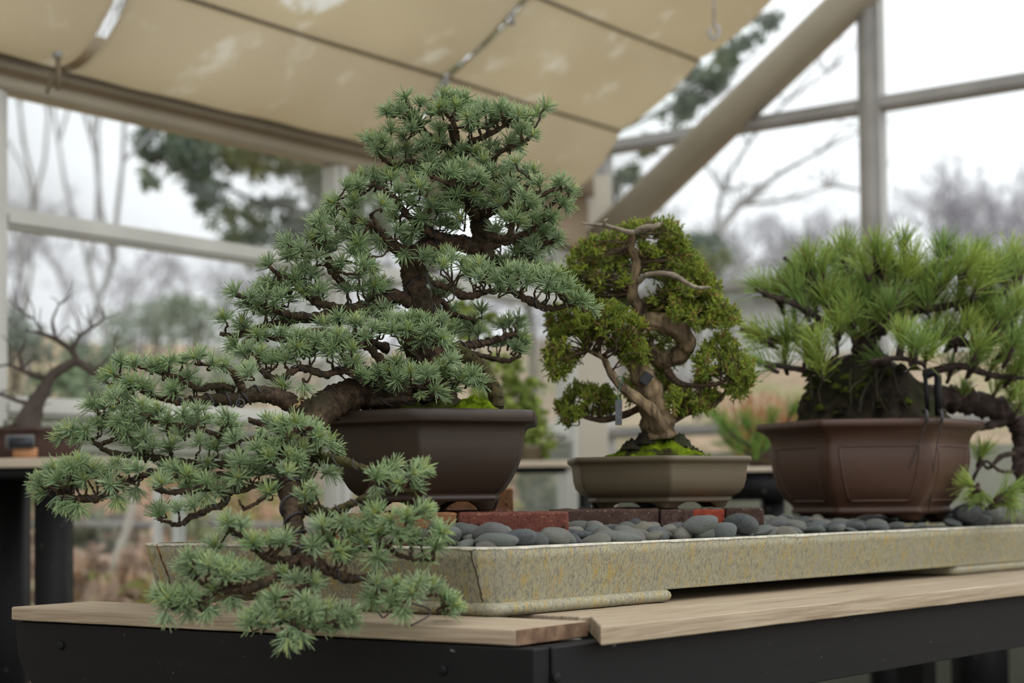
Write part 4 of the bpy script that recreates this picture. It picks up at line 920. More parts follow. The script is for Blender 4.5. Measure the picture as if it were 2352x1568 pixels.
# ================================================================== juniper
JR = potB_root
mb = MB(); cm = P(1512, 1040, 3.40); mound(mb, cm[0], cm[1], .112, .12, zB + .096, .050, .006, 70, pw=1.15); mo = mb.build('moss_mound', 'moss', JR)
mb = MB()
for (x, y, w, h) in ((1452, 1004, .026, .020), (1482, 992, .026, .028), (1562, 998, .026, .026), (1592, 1016, .022, .014)):
    c = P(x, y + 14, 3.375); mound(mb, c[0], c[1], w, w, c[2] - .012, h, .004, 30, pw=1.4)
mb.build('root_crust', 'darkroot', JR)
jt = {
 'trunk': ([(1512, 1010, 3.39, 42), (1508, 975, 3.39, 38), (1500, 930, 3.38, 33), (1488, 890, 3.37, 28), (1472, 855, 3.37, 25), (1458, 815, 3.38, 20), (1452, 770, 3.39, 16), (1458, 735, 3.40, 15)], 'juntrunk'),
 'coiled_limb': ([(1462, 745, 3.40, 16), (1490, 738, 3.38, 20), (1530, 745, 3.37, 22), (1566, 768, 3.38, 21), (1576, 800, 3.40, 20), (1545, 822, 3.42, 19), (1505, 818, 3.43, 17), (1488, 790, 3.43, 14)], 'juntrunk'),
 'upper_trunk': ([(1478, 745, 3.40, 15), (1466, 705, 3.38, 14), (1452, 680, 3.37, 13), (1456, 640, 3.36, 12), (1462, 600, 3.36, 10), (1450, 565, 3.35, 9), (1453, 535, 3.34, 8)], 'juntrunk'),
 'left_limb': ([(1520, 985, 3.35, 20), (1494, 942, 3.33, 15), (1458, 912, 3.32, 12), (1422, 882, 3.32, 10), (1400, 850, 3.33, 8), (1385, 822, 3.34, 6), (1350, 805, 3.35, 4)], 'juntrunk'),
 'deadwood_top': ([(1336, 512, 3.33, 2), (1362, 516, 3.33, 3), (1388, 517, 3.33, 4.5), (1420, 526, 3.33, 5), (1453, 534, 3.34, 7), (1478, 522, 3.33, 6), (1505, 519, 3.33, 6), (1522, 510, 3.33, 3)], 'jindead'),
 'deadwood_spur': ([(1390, 519, 3.33, 4), (1388, 508, 3.32, 3), (1396, 502, 3.32, 2)], 'jindead'),
 'deadwood_side': ([(1465, 648, 3.36, 7), (1485, 632, 3.33, 6), (1520, 628, 3.31, 6), (1550, 633, 3.30, 6), (1575, 648, 3.30, 5), (1600, 660, 3.30, 4.5), (1632, 660, 3.30, 3)], 'jindead'),
 'low_left_branch': ([(1480, 930, 3.40, 9), (1440, 950, 3.41, 8), (1385, 964, 3.41, 7), (1340, 955, 3.41, 5), (1300, 935, 3.41, 3)], 'twig'),
 'right_branch': ([(1530, 850, 3.41, 9), (1560, 880, 3.40, 8), (1600, 885, 3.39, 6), (1650, 880, 3.39, 5), (1690, 860, 3.39, 3)], 'twig'),
 'low_right_branch': ([(1545, 965, 3.42, 8), (1590, 945, 3.42, 6), (1640, 930, 3.42, 5), (1670, 895, 3.42, 3)], 'twig'),
 'mid_right_branch': ([(1490, 700, 3.40, 8), (1550, 700, 3.42, 6), (1610, 720, 3.42, 5), (1660, 730, 3.42, 3)], 'twig'),
}
JO = {}
def rugged(mb, pts, rad, sides, amp):
    # a limb whose lengthwise ridges twist slowly round it
    n = len(pts); ph = RNG.uniform(0, 6, 3); tg = nrm(np.gradient(pts, axis=0)); a = np.array([0, 0, 1.]) if abs(tg[0][2]) < .9 else np.array([1., 0, 0])
    fx = [nrm(np.cross(a, tg[0]))]
    for i in range(1, n): fx.append(nrm(fx[-1] - tg[i] * np.dot(fx[-1], tg[i])))
    fx = np.array(fx); fy = np.cross(tg, fx); th = np.linspace(0, 2 * math.pi, sides, endpoint=False); k = np.arange(n)[:, None] / n * 9
    m_ = 1 + amp * (.55 * np.sin(3 * th[None] + k * .7 + ph[0]) + .35 * np.sin(7 * th[None] - k * .5 + ph[1]) + .25 * np.sin(11 * th[None] + k + ph[2])) + RNG.normal(0, .02, (n, sides))
    V = pts[:, None] + (rad[:, None] * m_)[..., None] * (np.cos(th)[None, :, None] * fx[:, None] + np.sin(th)[None, :, None] * fy[:, None])
    i = np.arange(n - 1)[:, None] * sides; j = np.arange(sides)[None]; j2 = (j + 1) % sides
    mb.add(V.reshape(-1, 3), [np.stack([i + j, i + j2, i + sides + j2, i + sides + j], -1).reshape(-1, 4), np.arange(sides)[::-1][None], (np.arange(sides) + (n - 1) * sides)[None]])
for k, (pts, mt) in jt.items():
    p, r = path3(pts, 18); mb = MB(); s = 26
    ridges = 1 + .08 * np.sin(np.arange(len(p)) * .4)
    rugged(mb, p, r * ridges, s, .16 if mt == 'juntrunk' else .07); nm = {'deadwood_top': 'deadwood', 'deadwood_side': 'deadwood', 'deadwood_spur': 'deadwood'}.get(k, k if 'branch' not in k else 'branch')
    o = mb.build(nm, mt, JR); JO[k] = o
    if mt == 'jindead': o['label'] = 'bleached bare deadwood branch'
def inpoly(x, y, poly):
    c = False; n = len(poly); j = n - 1
    for i in range(n):
        xi, yi = poly[i]; xj, yj = poly[j]
        if (yi > y) != (yj > y) and x < (xj - xi) * (y - yi) / (yj - yi) + xi: c = not c
        j = i
    return c
JP = [
 ([(1385,545),(1345,552),(1305,590),(1290,640),(1300,690),(1350,712),(1400,700),(1440,690),(1452,650),(1446,600),(1446,550),(1425,532)], 3.37, 520, []),
 ([(1425,530),(1445,515),(1490,512),(1540,508),(1568,535),(1582,575),(1600,592),(1625,630),(1658,660),(1655,690),(1600,678),(1560,655),(1500,640),(1474,615),(1466,560),(1440,545)], 3.38, 620, [(1500, 555, 16), (1492, 668, 14)]),
 ([(1490,670),(1540,655),(1600,675),(1650,682),(1688,712),(1696,740),(1670,758),(1610,752),(1560,745),(1510,712)], 3.36, 380, [(1505, 672, 12)]),
 ([(1255,725),(1290,702),(1350,695),(1410,700),(1450,725),(1485,740),(1470,775),(1486,800),(1484,835),(1462,850),(1430,830),(1390,795),(1345,800),(1322,830),(1290,868),(1262,862),(1248,820),(1262,775)], 3.33, 760, [(1318, 790, 20), (1370, 800, 16), (1345,815,16), (1400, 770, 10)]),
 ([(1275,930),(1300,905),(1325,880),(1360,890),(1400,895),(1420,930),(1400,960),(1350,952),(1320,968),(1305,985),(1288,962)], 3.40, 240, [(1330, 925, 14), (1360, 935, 10)]),
 ([(1610,800),(1660,765),(1692,790),(1700,810),(1728,835),(1735,870),(1712,905),(1690,915),(1665,890),(1640,860),(1625,880),(1655,920),(1620,945),(1570,955),(1530,930),(1545,900),(1590,895),(1602,850),(1598,820)], 3.39, 560, [(1640, 835, 12), (1660, 870, 12), (1600, 900, 12)]),
 ([(1440,860),(1470,850),(1480,900),(1450,930),(1420,900)], 3.44, 60, []),
 ([(1500,840),(1540,850),(1550,900),(1520,930),(1500,880)], 3.45, 70, []),
 ([(1440,700),(1480,690),(1520,720),(1480,740),(1440,730)], 3.43, 60, []),
 ([(1480,770),(1520,755),(1570,770),(1580,820),(1540,850),(1490,830)], 3.49, 110, []),
]
jb = ['upper_trunk', 'deadwood_side', 'mid_right_branch', 'left_limb', 'low_left_branch', 'right_branch', 'trunk', 'low_right_branch', 'mid_right_branch', 'coiled_limb']
jf = {}
for (poly, Y0, n, holes), par in zip(JP, jb):
    if par == 'deadwood_side': par = 'upper_trunk'
    xs = [p[0] for p in poly]; ys = [p[1] for p in poly]; cx, cy = np.mean(xs), np.mean(ys); cnt = 0
    mb = jf.setdefault(par, MB()); stems = jf.setdefault(par + '#', MB())
    clumps = []
    while len(clumps) < n // 13:
        x, y = R_.uniform(min(xs), max(xs)), R_.uniform(min(ys), max(ys))
        if inpoly(x, y, poly): clumps.append((x, y, Y0 + R_.uniform(-.05, .07)))
    n = int(n * 3.1)
    while cnt < n:
        x, y = R_.uniform(min(xs), max(xs)), R_.uniform(min(ys), max(ys))
        if not inpoly(x, y, poly) or any(math.hypot(x - hx, y - hy) < hr for hx, hy, hr in holes): continue
        cl = min(clumps, key=lambda c: (c[0] - x) ** 2 + (c[1] - y) ** 2); dx, dy = x - cl[0], y - cl[1]; dd = math.hypot(dx, dy)
        Y = cl[2] + dd / F * 3.4 * .5 * R_.uniform(.5, 1.6) + R_.uniform(0, .05); b = P(x, y, Y)
        ax = nrm(np.array([dx * .02, -.35, -dy * .03 + .35]) + RNG.normal(0, .35, 3)); t1 = nrm(np.cross(ax, [0, 1, .2])); t2 = np.cross(ax, t1)
        m_ = 11; th = RNG.uniform(0, 6.3, m_); sp2 = RNG.uniform(.1, .9, m_)[:, None]
        D = nrm(ax + sp2 * (np.cos(th)[:, None] * t1 + np.sin(th)[:, None] * t2)); B = b + ax * RNG.uniform(-.006, .012, m_)[:, None]
        hue = RNG.uniform(0, 1); c = np.array(lin(150, 158, 54)[:3]) * hue + np.array(lin(102, 126, 50)[:3]) * (1 - hue)
        if RNG.random() < .10: c = np.array(lin(146, 120, 70)[:3])
        C = np.tile(c, (m_, 1)) * RNG.uniform(.7, 1.35, (m_, 1))
        blades(mb, B, D, RNG.uniform(.0045, .0092, m_), .0017, C, C * 1.15)
        cnt += 1
    for cl in clumps:
        c = P(*cl); bp = min((q for q in path3(jt[par][0], 5)[0][4:]), key=lambda q: np.linalg.norm(q - c)); mid = (c + bp) / 2 + RNG.normal(0, .008, 3)
        tube(stems, catmull([bp, mid, c], 4), [.0021 - .00018 * i for i in range(9)], 5, .1)
for k in list(jf):
    if k.endswith('#'): continue
    jf[k].build('foliage', 'juni', JO[k]); jf[k + '#'].build('twigs', 'twig', JO[k])
mb = MB(); c = P(1484, 869, 3.33); u = nrm(np.array([.8, 0, -.6])); v = nrm(np.array([.6, 0, .8])); boxm(mb, c - u * .010 - v * .0125 - np.array([0, .003, 0]), u * .020, v * .025, [0, .012, 0]); o = bevel(mb.build('rubber_pad', 'tagblack', JR, smooth=False), .0015); o['label'] = 'small black square pad on the trunk'
mb = MB(); a = P(1413, 918, 3.31); b = P(1429, 918, 3.31); c = P(1413, 976, 3.31); boxm(mb, c, b - a, [0, .0015, 0], a - c); o = bevel(mb.build('hanging_tag', 'tagmetal', JR, smooth=False), .0012); o['label'] = 'grey metal strip tag'
mb = MB(); tube(mb, catmull([P(1421, 924, 3.31), P(1419, 905, 3.31), P(1425, 880, 3.31), P(1416, 868, 3.31), P(1428, 866, 3.30), P(1430, 885, 3.31)], 6), .0011, 5); mb.build('tag_wire', 'greenwire', JR)
# ================================================================== pine
NR = potC_root
mb = MB(); V = []
# root mass: a steep, ragged cone of roots and moss
def rootmass(mb, base_px, base_w, Y):
    rings = 26; n = 60; ph = RNG.uniform(0, 6, 8)
    prof = [(0, 1.0), (.15, .93), (.35, .82), (.55, .72), (.72, .6), (.86, .42), (.95, .25), (1, .02)]
    c0 = P(2000, 962, Y); H = .17; W = 172 / F * Y
    for i in range(rings + 1):
        t = i / rings; k = np.interp(t, [p[0] for p in prof], [p[1] for p in prof])
        for j in range(n):
            a = 2 * math.pi * j / n; w = 1 + .06 * math.sin(3 * a + ph[0] + t * 3) + .05 * math.sin(7 * a + ph[1] - t * 6) + .035 * math.sin(13 * a + ph[2] + t * 9) + RNG.normal(0, .012)
            V.append([c0[0] + W * k * w * math.cos(a) - .02 * t, c0[1] + W * .8 * k * w * math.sin(a), c0[2] - .012 + H * t])
    Fc = [[i * n + j, i * n + (j + 1) % n, (i + 1) * n + (j + 1) % n, (i + 1) * n + j] for i in range(rings) for j in range(n)]
    mb.add(V, [np.array(Fc)])
rootmass(mb, 0, 0, 3.92); mb.build('root_mass', 'darkroot', NR)
mb = MB()
for k in range(11):
    x0 = R_.uniform(1865, 2130); y0 = R_.uniform(800, 880); x1 = x0 + R_.uniform(-55, 50); y1 = R_.uniform(900, 952); Yr = 3.92 - .155 * math.sqrt(max(0, 1 - ((x0 - 2000) / 185) ** 2)) 
    pts = [P(x0, y0, Yr + .03), P((x0 + x1) / 2 + R_.uniform(-20, 20), (y0 + y1) / 2, Yr - .0), P(x1, y1, Yr - .012)]
    tube(mb, catmull(pts, 6), R_.uniform(.0018, .0042), 6, .12)
mb.build('surface_roots', 'darkroot', NR)
for k in range(26):
    mb = MB(); x = R_.uniform(1850, 2120); y = R_.uniform(830, 945); c = P(x, y, 3.92 - .148 * math.sqrt(max(.05, 1 - ((x - 2000) / 180) ** 2)) + (945 - y) / 140 * .06); mound(mb, c[0], c[1], .016, .012, c[2] - .006, .014, .003, 14); mb.build('moss_tuft', 'mossdark', NR)
PB = {
 'main': [(2010, 840, 3.90, 34), (1985, 800, 3.88, 28), (2000, 765, 3.87, 24), (2035, 740, 3.87, 20), (2060, 715, 3.87, 16)],
 'left_a': [(2010, 760, 3.87, 20), (1975, 728, 3.85, 19), (1935, 722, 3.84, 17), (1895, 738, 3.83, 14), (1850, 765, 3.82, 11), (1800, 778, 3.82, 8), (1740, 768, 3.83, 7), (1700, 755, 3.84, 5)],
 'left_b': [(1960, 728, 3.85, 15), (1920, 690, 3.83, 11), (1870, 655, 3.82, 8), (1835, 625, 3.82, 6), (1800, 590, 3.82, 4)],
 'left_c': [(1890, 738, 3.83, 10), (1830, 700, 3.80, 7), (1770, 680, 3.80, 6), (1735, 660, 3.80, 4)],
 'left_d': [(1900, 855, 3.86, 9), (1850, 850, 3.80, 7), (1790, 840, 3.80, 6), (1745, 830, 3.80, 4)],
 'mid_a': [(2040, 738, 3.86, 13), (2025, 690, 3.84, 10), (2022, 640, 3.83, 9), (2012, 590, 3.82, 9), (2008, 575, 3.82, 6)],
 'mid_b': [(2050, 720, 3.88, 12), (2070, 660, 3.87, 9), (2078, 600, 3.86, 8), (2074, 560, 3.86, 6)],
 'mid_c': [(2010, 745, 3.84, 12), (2050, 715, 3.80, 10), (2064, 690, 3.78, 9), (2060, 665, 3.78, 7)],
 'mid_d': [(1990, 735, 3.90, 10), (1950, 660, 3.90, 8), (1940, 600, 3.90, 6)],
 'right_a': [(2060, 720, 3.87, 16), (2120, 700, 3.86, 13), (2155, 665, 3.85, 11), (2185, 625, 3.85, 10), (2195, 590, 3.85, 8), (2172, 560, 3.85, 5)],
 'right_b': [(2080, 715, 3.88, 12), (2160, 705, 3.87, 9), (2230, 690, 3.87, 7), (2300, 670, 3.87, 6), (2345, 640, 3.87, 5)],
 'right_c': [(2100, 790, 3.88, 14), (2160, 770, 3.86, 11), (2220, 790, 3.85, 9), (2290, 780, 3.85, 7), (2345, 790, 3.85, 5)],
 'right_d': [(2120, 860, 3.90, 12), (2200, 840, 3.88, 8), (2280, 862, 3.88, 7), (2352, 868, 3.88, 5)],
 'front': [(2040, 830, 3.86, 9), (2000, 832, 3.74, 7), (2060, 822, 3.72, 6), (2120, 835, 3.70, 5)],
 'cascade': [(2110, 915, 3.95, 32), (2180, 915, 3.96, 30), (2250, 928, 3.97, 28), (2320, 950, 3.98, 27), (2350, 1000, 3.98, 24), (2345, 1070, 3.97, 20), (2365, 1130, 3.97, 16)],
 'cascade_twig': [(2335, 1040, 3.97, 6), (2300, 1048, 3.95, 6), (2270, 1075, 3.94, 4), (2250, 1050, 3.94, 3)],
 'cascade_twig2': [(2350, 1080, 3.97, 5), (2300, 1082, 3.94, 4), (2262, 1060, 3.93, 4), (2232, 1110, 3.93, 4), (2240, 1135, 3.92, 3), (2290, 1155, 3.92, 4), (2320, 1140, 3.92, 3)],
 'under_twig': [(2330, 965, 3.98, 9), (2280, 975, 3.96, 10), (2240, 985, 3.96, 6)],
}
pf = {}; PO = {}; pn = []; pid = []
for k, pts in PB.items():
    p, r = path3(pts, 14); mb = MB(); tube(mb, p, r * (1 + .07 * np.sin(np.arange(len(p)) * .9)), 18, .09); PO[k] = mb; pf[k] = MB()
    for q in p[1:]: pn.append(q); pid.append(k)
pn = np.array(pn); px_, py_ = project(pn)
T5 = [(755,200),(885,170),(1075,200),(1150,235),(440,245),(400,330),(510,265),(610,190),(620,330),(700,270),(780,345),(895,300),(860,400),(1110,285),(1190,270),(1350,270),(1400,220),(1440,300),(230,375,'l'),(290,395),(270,595,'l'),(380,570),(470,445),(545,445),(420,465),(620,475),(700,435),(640,490),(1000,425),(1060,345),(1150,405),(1290,510),(1340,520),(1230,360),(1400,430),(1300,625),(1370,640),(1440,570),(1240,645),(870,570),(885,600),(990,690,'f'),(1030,620),(950,645),(490,640),(570,610),(640,560),(780,705,'l'),(760,760,'l'),(240,725,'l'),(330,705),(450,705),(500,745),(1130,600),(1180,560),(1110,745),(1200,725),(1390,770),(1440,690),(560,380),(660,390),(740,430),(820,470),(930,450),(960,380),(340,340),(380,390),(500,350),(1020,330),(1260,300),(700,560),(930,240),(850,300),(570,260),(650,250),(1300,330),(210,590,'l'),(330,600),(1060,470),(1180,470),(1250,440),(1340,400),(580,540),(430,640),(1000,560),(1080,560),(1420,470),(800,250),(470,300),(520,420),(1230,560),(1320,580),(1400,640),(1170,340),(1220,220),(990,330),(720,340),(600,430),(680,500),(780,500),(880,470),
      (1330,830),(1420,850),(1240,700),(1300,740),(1430,740)]
lst = [(t[0] / 2.036 + 1640, t[1] / 2.036 + 480, t[2] if len(t) > 2 else '', 1.0) for t in T5]
lst += [(2255, 1045, '', .85), (2228, 1112, 'l', .8), (2312, 1130, 'r', .9), (2290, 1152, 'r', .8), (2250, 1130, 'd', .6), (2325, 1145, 'd', .8), (2325, 900, '', 1), (2345, 930, '', 1), (2215, 900, '', .6), (2240, 1150, 'l', .6)]
for (x, y, tg_, sz) in lst:
    d2 = np.hypot(px_ - x, py_ - (y + 20)); i = int(np.argmin(d2)); k = pid[i]; node = pn[i]
    Y = node[1] + R_.uniform(-.10, .07)
    for rep in range(2 if (R_.random() < .38 and y < 800) else 1):
        if rep: x += R_.uniform(-22, 22); y += R_.uniform(-5, 22); Y += R_.uniform(.03, .1)
        b = P(x, y, Y); out = nrm(b - node)
        ax = np.array([(x - 2020) * .0016, -.22, 1.0]) + .25 * out + RNG.normal(0, .12, 3)
        if 'l' in tg_: ax = np.array([-.8, -.2, .5])
        if 'r' in tg_: ax = np.array([.7, -.3, .5])
        if 'f' in tg_: ax = np.array([-.1, -.7, .5])
        if 'd' in tg_: ax = np.array([.1, -.2, -.8])
        ax = nrm(ax); t1 = nrm(np.cross(ax, [0, 1, .1])); t2 = np.cross(ax, t1)
        n1 = int(R_.uniform(62, 80)); th = RNG.uniform(0, 6.3, n1); pol = np.radians(np.abs(RNG.normal(24, 17, n1)) + 3)
        D = np.cos(pol)[:, None] * ax + np.sin(pol)[:, None] * (np.cos(th)[:, None] * t1 + np.sin(th)[:, None] * t2)
        along = RNG.uniform(-.030, .004, n1)[:, None] * sz
        hue = RNG.uniform(0, 1); c = np.array(lin(168, 188, 88)[:3]) * hue + np.array(lin(134, 164, 88)[:3]) * (1 - hue)
        C = np.tile(c, (n1, 1)) * RNG.uniform(.75, 1.25, (n1, 1)); C[RNG.random(n1) < .05] = np.array(lin(150, 130, 60)[:3])
        blades(pf[k], b + ax * along, D, RNG.uniform(.056, .084, n1) * sz, .0017, C, C * 1.1, np.tile([0, 0, -.06], (n1, 1)) + D * 0)
        tube(PO[k], catmull([node, (node + b) / 2 + [0, 0, -.008], b - ax * .035 * sz, b], 3), np.linspace(.0052, .0042, 10), 7, .1)
        bd = b + ax * .002; tube(PO[k], [bd, bd + ax * .008], [.003, .0012], 6)
for k in PB:
    o = PO[k].build('branch', 'pinebark', NR)
    if pf[k].n: pf[k].build('needles', 'pine', o)
    if k == 'cascade': o['label'] = 'thick bare limb bending down at the right'
# the dark guy wire post by the trunk
mb = MB(); tube(mb, [P(2154, 860, 3.72), P(2156, 955, 3.72)], .0085, 8); tube(mb, [P(2125, 862, 3.72), P(2131, 945, 3.72)], .005, 8); tube(mb, catmull([P(2120, 862, 3.72), P(2140, 856, 3.72), P(2156, 862, 3.72)], 5), .006, 8); mb.build('guy_post', 'black', NR)
# ================================================================== greenhouse
CX, CY = float(P(1350, 600, 8.0)[0]), 8.0
E_ = np.array([-.6, -.8, 0]); G_ = np.array([.8, -.6, 0]); NL = np.array([-.8, .6, 0]); NR_ = np.array([.6, .8, 0])
C3 = np.array([CX, CY, EYE])
def wl(s, h, off=0.): return C3 + E_ * s + np.array([0, 0, h]) + NL * off
def wr_(t, h, off=0.): return C3 + G_ * t + np.array([0, 0, h]) + NR_ * off
UZ = np.array([0, 0, 1.])
def bar(mb, f, a0, a1, h0, h1, off, th, axis, nor):
    boxm(mb, f(a0, h0, off), axis * (a1 - a0), nor * th, UZ * (h1 - h0))
def struct(o, label=None): o['kind'] = 'structure'; return o
wn = 0
def window(f, axis, nor, a0, a1, bot, top, rails, mat, post=.085):
    global wn; wn += 1
    w = empty('window_%d' % wn, f((a0 + a1) / 2, bot)); w['kind'] = 'structure'
    mb = MB()
    boxm(mb, f(a0, bot, -.03), axis * post, nor * .07, UZ * (top - bot))
    boxm(mb, f(a0 + post * .3, bot, -.045), axis * post * .4, nor * .02, UZ * (top - bot))
    bevel(mb.build('mullion', mat, w, smooth=False), .004)
    for (h0, h1) in rails:
        mb = MB(); bar(mb, f, a0 + post + .0015, a1 - .0015, h0, h1, -.02, .05, axis, nor); bar(mb, f, a0 + post + .0015, a1 - .0015, h0 + .012, h1 - .022, -.036, .015, axis, nor)
        bevel(mb.build('window_rail', mat, w, smooth=False), .003)
    hs = sorted([bot] + [q for r in rails for q in r] + [top])
    for i in range(0, len(hs) - 1, 2):
        if hs[i + 1] - hs[i] > .05:
            mb = MB(); boxm(mb, f(a0 + post, hs[i], .005), axis * (a1 - a0 - post), nor * .004, UZ * (hs[i + 1] - hs[i])); mb.build('pane', 'glass', w, smooth=False)
    return w
LW = [(.14, 1.72), (1.72, 3.335), (3.335, 4.9), (4.9, 6.5)]
for a0, a1 in LW: window(wl, E_, NL, a0, a1, -.85, 1.32, [(.28, .345), (.885, .95)], 'frame')
RW = [(.025, 1.43), (1.43, 2.95), (2.95, 4.4)]
for a0, a1 in RW: window(wr_, G_, NR_, a0, a1, .205, 1.33 + .58 * a1 if a1 < 2 else 3.1, [(.28, .33), (.915, .97), (1.635, 1.70)], 'framegrey', .10)
mb = MB()
for k in range(4): boxm(mb, wl(.2, .125 + k * .036, -.03), E_ * 6.3, NL * .03, UZ * .033)
struct(mb.build('wall_left', 'siding', smooth=False))
mb = MB(); boxm(mb, wl(.14, -1.0, -.02), E_ * 6.4, NL * .06, UZ * .14); struct(mb.build('trim_1', 'siding', smooth=False))
mb = MB(); boxm(mb, wr_(.16, -1.0, -.03), G_ * 4.3, NR_ * .06, UZ * 1.2)
struct(mb.build('wall_right', 'siding', smooth=False))
# eave beam, pale strips and the tan gutter
mb = MB(); boxm(mb, wl(.12, 1.325, -.05), E_ * 6.5, NL * .10, UZ * .04); boxm(mb, wl(.12, 1.385, -.07), E_ * 6.5, NL * .10, UZ * .03); struct(mb.build('trim_2', 'beige', smooth=False))
mb = MB(); boxm(mb, wl(.12, 1.365, -.06), E_ * 6.5, NL * .12, UZ * .022); boxm(mb, wl(.12, 1.415, -.12), E_ * 6.5, NL * .2, UZ * .13); o = struct(mb.build('beam', 'gutter', smooth=False))
# corner column with a curved haunch
mb = MB(); boxm(mb, np.array([CX - .105, CY - .14, 0]), [.185, 0, 0], [0, .16, 0], [0, 0, EYE + 1.22]); 
n = 14; V = []; 
for k in range(n + 1):
    t = k / n; a = t * math.pi / 2; hx = .105 + .10 * (1 - math.cos(a)) * 0; 
prof = [(-.105, 1.15), (.08, 1.10), (.10, 1.2), (.10, 1.52), (.03, 1.52)] + [(.03 - .135 * (1 - math.cos(a)) * 1.0, 1.52 - .36 * math.sin(a) if False else 1.52 - .37 * (1 - math.cos(a)) ** .6) for a in np.linspace(.05, math.pi / 2, 10)]
npf = len(prof); V = [[CX + x, CY - .13, EYE + h] for x, h in prof] + [[CX + x, CY + .0, EYE + h] for x, h in prof]
mb.poly(V, [list(range(npf))[::1], list(range(npf, 2 * npf))[::-1]] + [[i, npf + i, npf + (i + 1) % npf, (i + 1) % npf][::-1] for i in range(npf)])
o = struct(mb.build('column', 'column', smooth=False)); bevel(o, .008)
# curved tan haunch under the eave next to the column
mb = MB(); pr_ = [(0, 0)] + [(-.42 + .42 * (1 - math.cos(a)), -.0 - .26 * math.sin(a)) for a in np.linspace(0, math.pi / 2, 10)]
V = []; base = wl(.14, 1.42, -.10)
pts = [(.0, 0.), (.62, 0.)] + [(.62 * math.cos(a), -.26 * math.sin(a)) for a in np.linspace(.15, math.pi / 2, 9)]
V = [base + E_ * x + UZ * z for x, z in pts] + [base + E_ * x + UZ * z + NL * .1 for x, z in pts]; n_ = len(pts)
mb.poly(V, [list(range(n_)), list(range(n_, 2 * n_))[::-1]] + [[i, n_ + i, n_ + (i + 1) % n_, (i + 1) % n_][::-1] for i in range(n_)]); struct(mb.build('trim_3', 'gutter', smooth=False))
# gable rafter: a rounded box beam
def rafter(t0, t1, h0, off, w, d, name, mat):
    mb = MB(); sl = .70; a = wr_(t0, h0 + sl * t0, off); b = wr_(t1, h0 + sl * t1, off); ax = nrm(b - a); up = nrm(np.cross(NR_, ax)); up = up * np.sign(up[2])
    k = 20; V = []
    ring = []
    for i in range(k):
        th = 2 * math.pi * i / k; c, s_ = math.cos(th), math.sin(th); q = 3.2
        ring.append((math.copysign(abs(c) ** (2 / q), c) * w / 2, math.copysign(abs(s_) ** (2 / q), s_) * d / 2))
    for p in (a, b):
        for x, y in ring: V.append(p + NR_ * x + up * y)
    mb.add(V, [np.array([[i, (i + 1) % k, k + (i + 1) % k, k + i] for i in range(k)]), np.arange(k)[None, ::-1], (np.arange(k) + k)[None]]); return mb.build(name, mat)
struct(rafter(.085, 3.6, 1.133, -.05, .14, .158, 'beam', 'beige'))
# roof glazing above everything, with its bars
SL = .6
def rf(s, t, dz=0.): return C3 + E_ * s + G_ * t + UZ * (.35 + SL * t + dz) + UZ * 1.0
slope = G_ + UZ * SL
mb = MB(); boxm(mb, rf(-.1, -.1, .24), E_ * 6.6, slope * 3.4, UZ * .005); o = struct(mb.build('ceiling', 'glass', smooth=False))
mb = MB()
for s in (1.64, 3.19, 4.89, 6.4): boxm(mb, rf(s, -.1, .15), E_ * .06, slope * 3.4, UZ * .085)
for t in (1.72, 3.2): boxm(mb, rf(.4, t, .17), E_ * 6.6, slope * .05, UZ * .06)
struct(mb.build('trim_4', 'framegrey', smooth=False))
# shade cloth panels
BT = [.12, .475, .885, 1.30, 1.72]
def cloth(s0, s1, label, seed, sk=0.):
    r = np.random.default_rng(seed); root = empty('shade_cloth', rf((s0 + s1) / 2, .5), label, 'shade cloth', 'tan shade cloths under the glass roof')
    nu, mb = 44, MB(); rows = []
    for bi in range(len(BT) - 1):
        nk = 12 if bi == 0 else 9
        for k in range(nk + (1 if bi == len(BT) - 2 else 0)):
            u = k / nk; t = BT[bi] + (BT[bi + 1] - BT[bi]) * u
            sag = (.105 if bi == 0 else .030) * 4 * u * (1 - u)
            if bi == 0: sag = .085 * math.sin(math.pi * min(1, u * 1.0)) ** .8 + .02 * (1 - u)
            rows.append((t, sag))
    V = []; ph = r.uniform(0, 6, 5)
    for (t, sag) in rows:
        for i in range(nu + 1):
            w = i / nu; s = s0 + (s1 - s0) * w + .0
            wob = .002 * math.sin(9 * w + ph[0] + 2 * t) + .0015 * math.sin(23 * w + ph[1]) + .007 * math.sin(2.2 * w + ph[2]) * (sag > .01)
            V.append(rf(s, t - wob * .3, -sag * (1 + .12 * math.sin(5 * w + ph[3])) - wob))
    m_ = len(rows); Fc = [[i * (nu + 1) + j, i * (nu + 1) + j + 1, (i + 1) * (nu + 1) + j + 1, (i + 1) * (nu + 1) + j] for i in range(m_ - 1) for j in range(nu)]
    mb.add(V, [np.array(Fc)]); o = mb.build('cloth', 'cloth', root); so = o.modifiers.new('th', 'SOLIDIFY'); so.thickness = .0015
    for b in BT[:-1]:
        q = MB(); tube(q, [rf(s0 + .005, b, -.012), rf((s0 + s1) / 2, b, -.016), rf(s1 - .005, b, -.012)], .0075, 8); q.build('batten', 'batten', root)
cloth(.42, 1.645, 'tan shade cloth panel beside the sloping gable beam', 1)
cloth(1.672, 3.19, 'tan shade cloth panel above the cedar bonsai, with pale blotches and a worn patch', 2)
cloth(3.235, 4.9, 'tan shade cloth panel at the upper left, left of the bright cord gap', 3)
cloth(4.93, 6.4, 'tan shade cloth panel out past the left frame edge', 4)
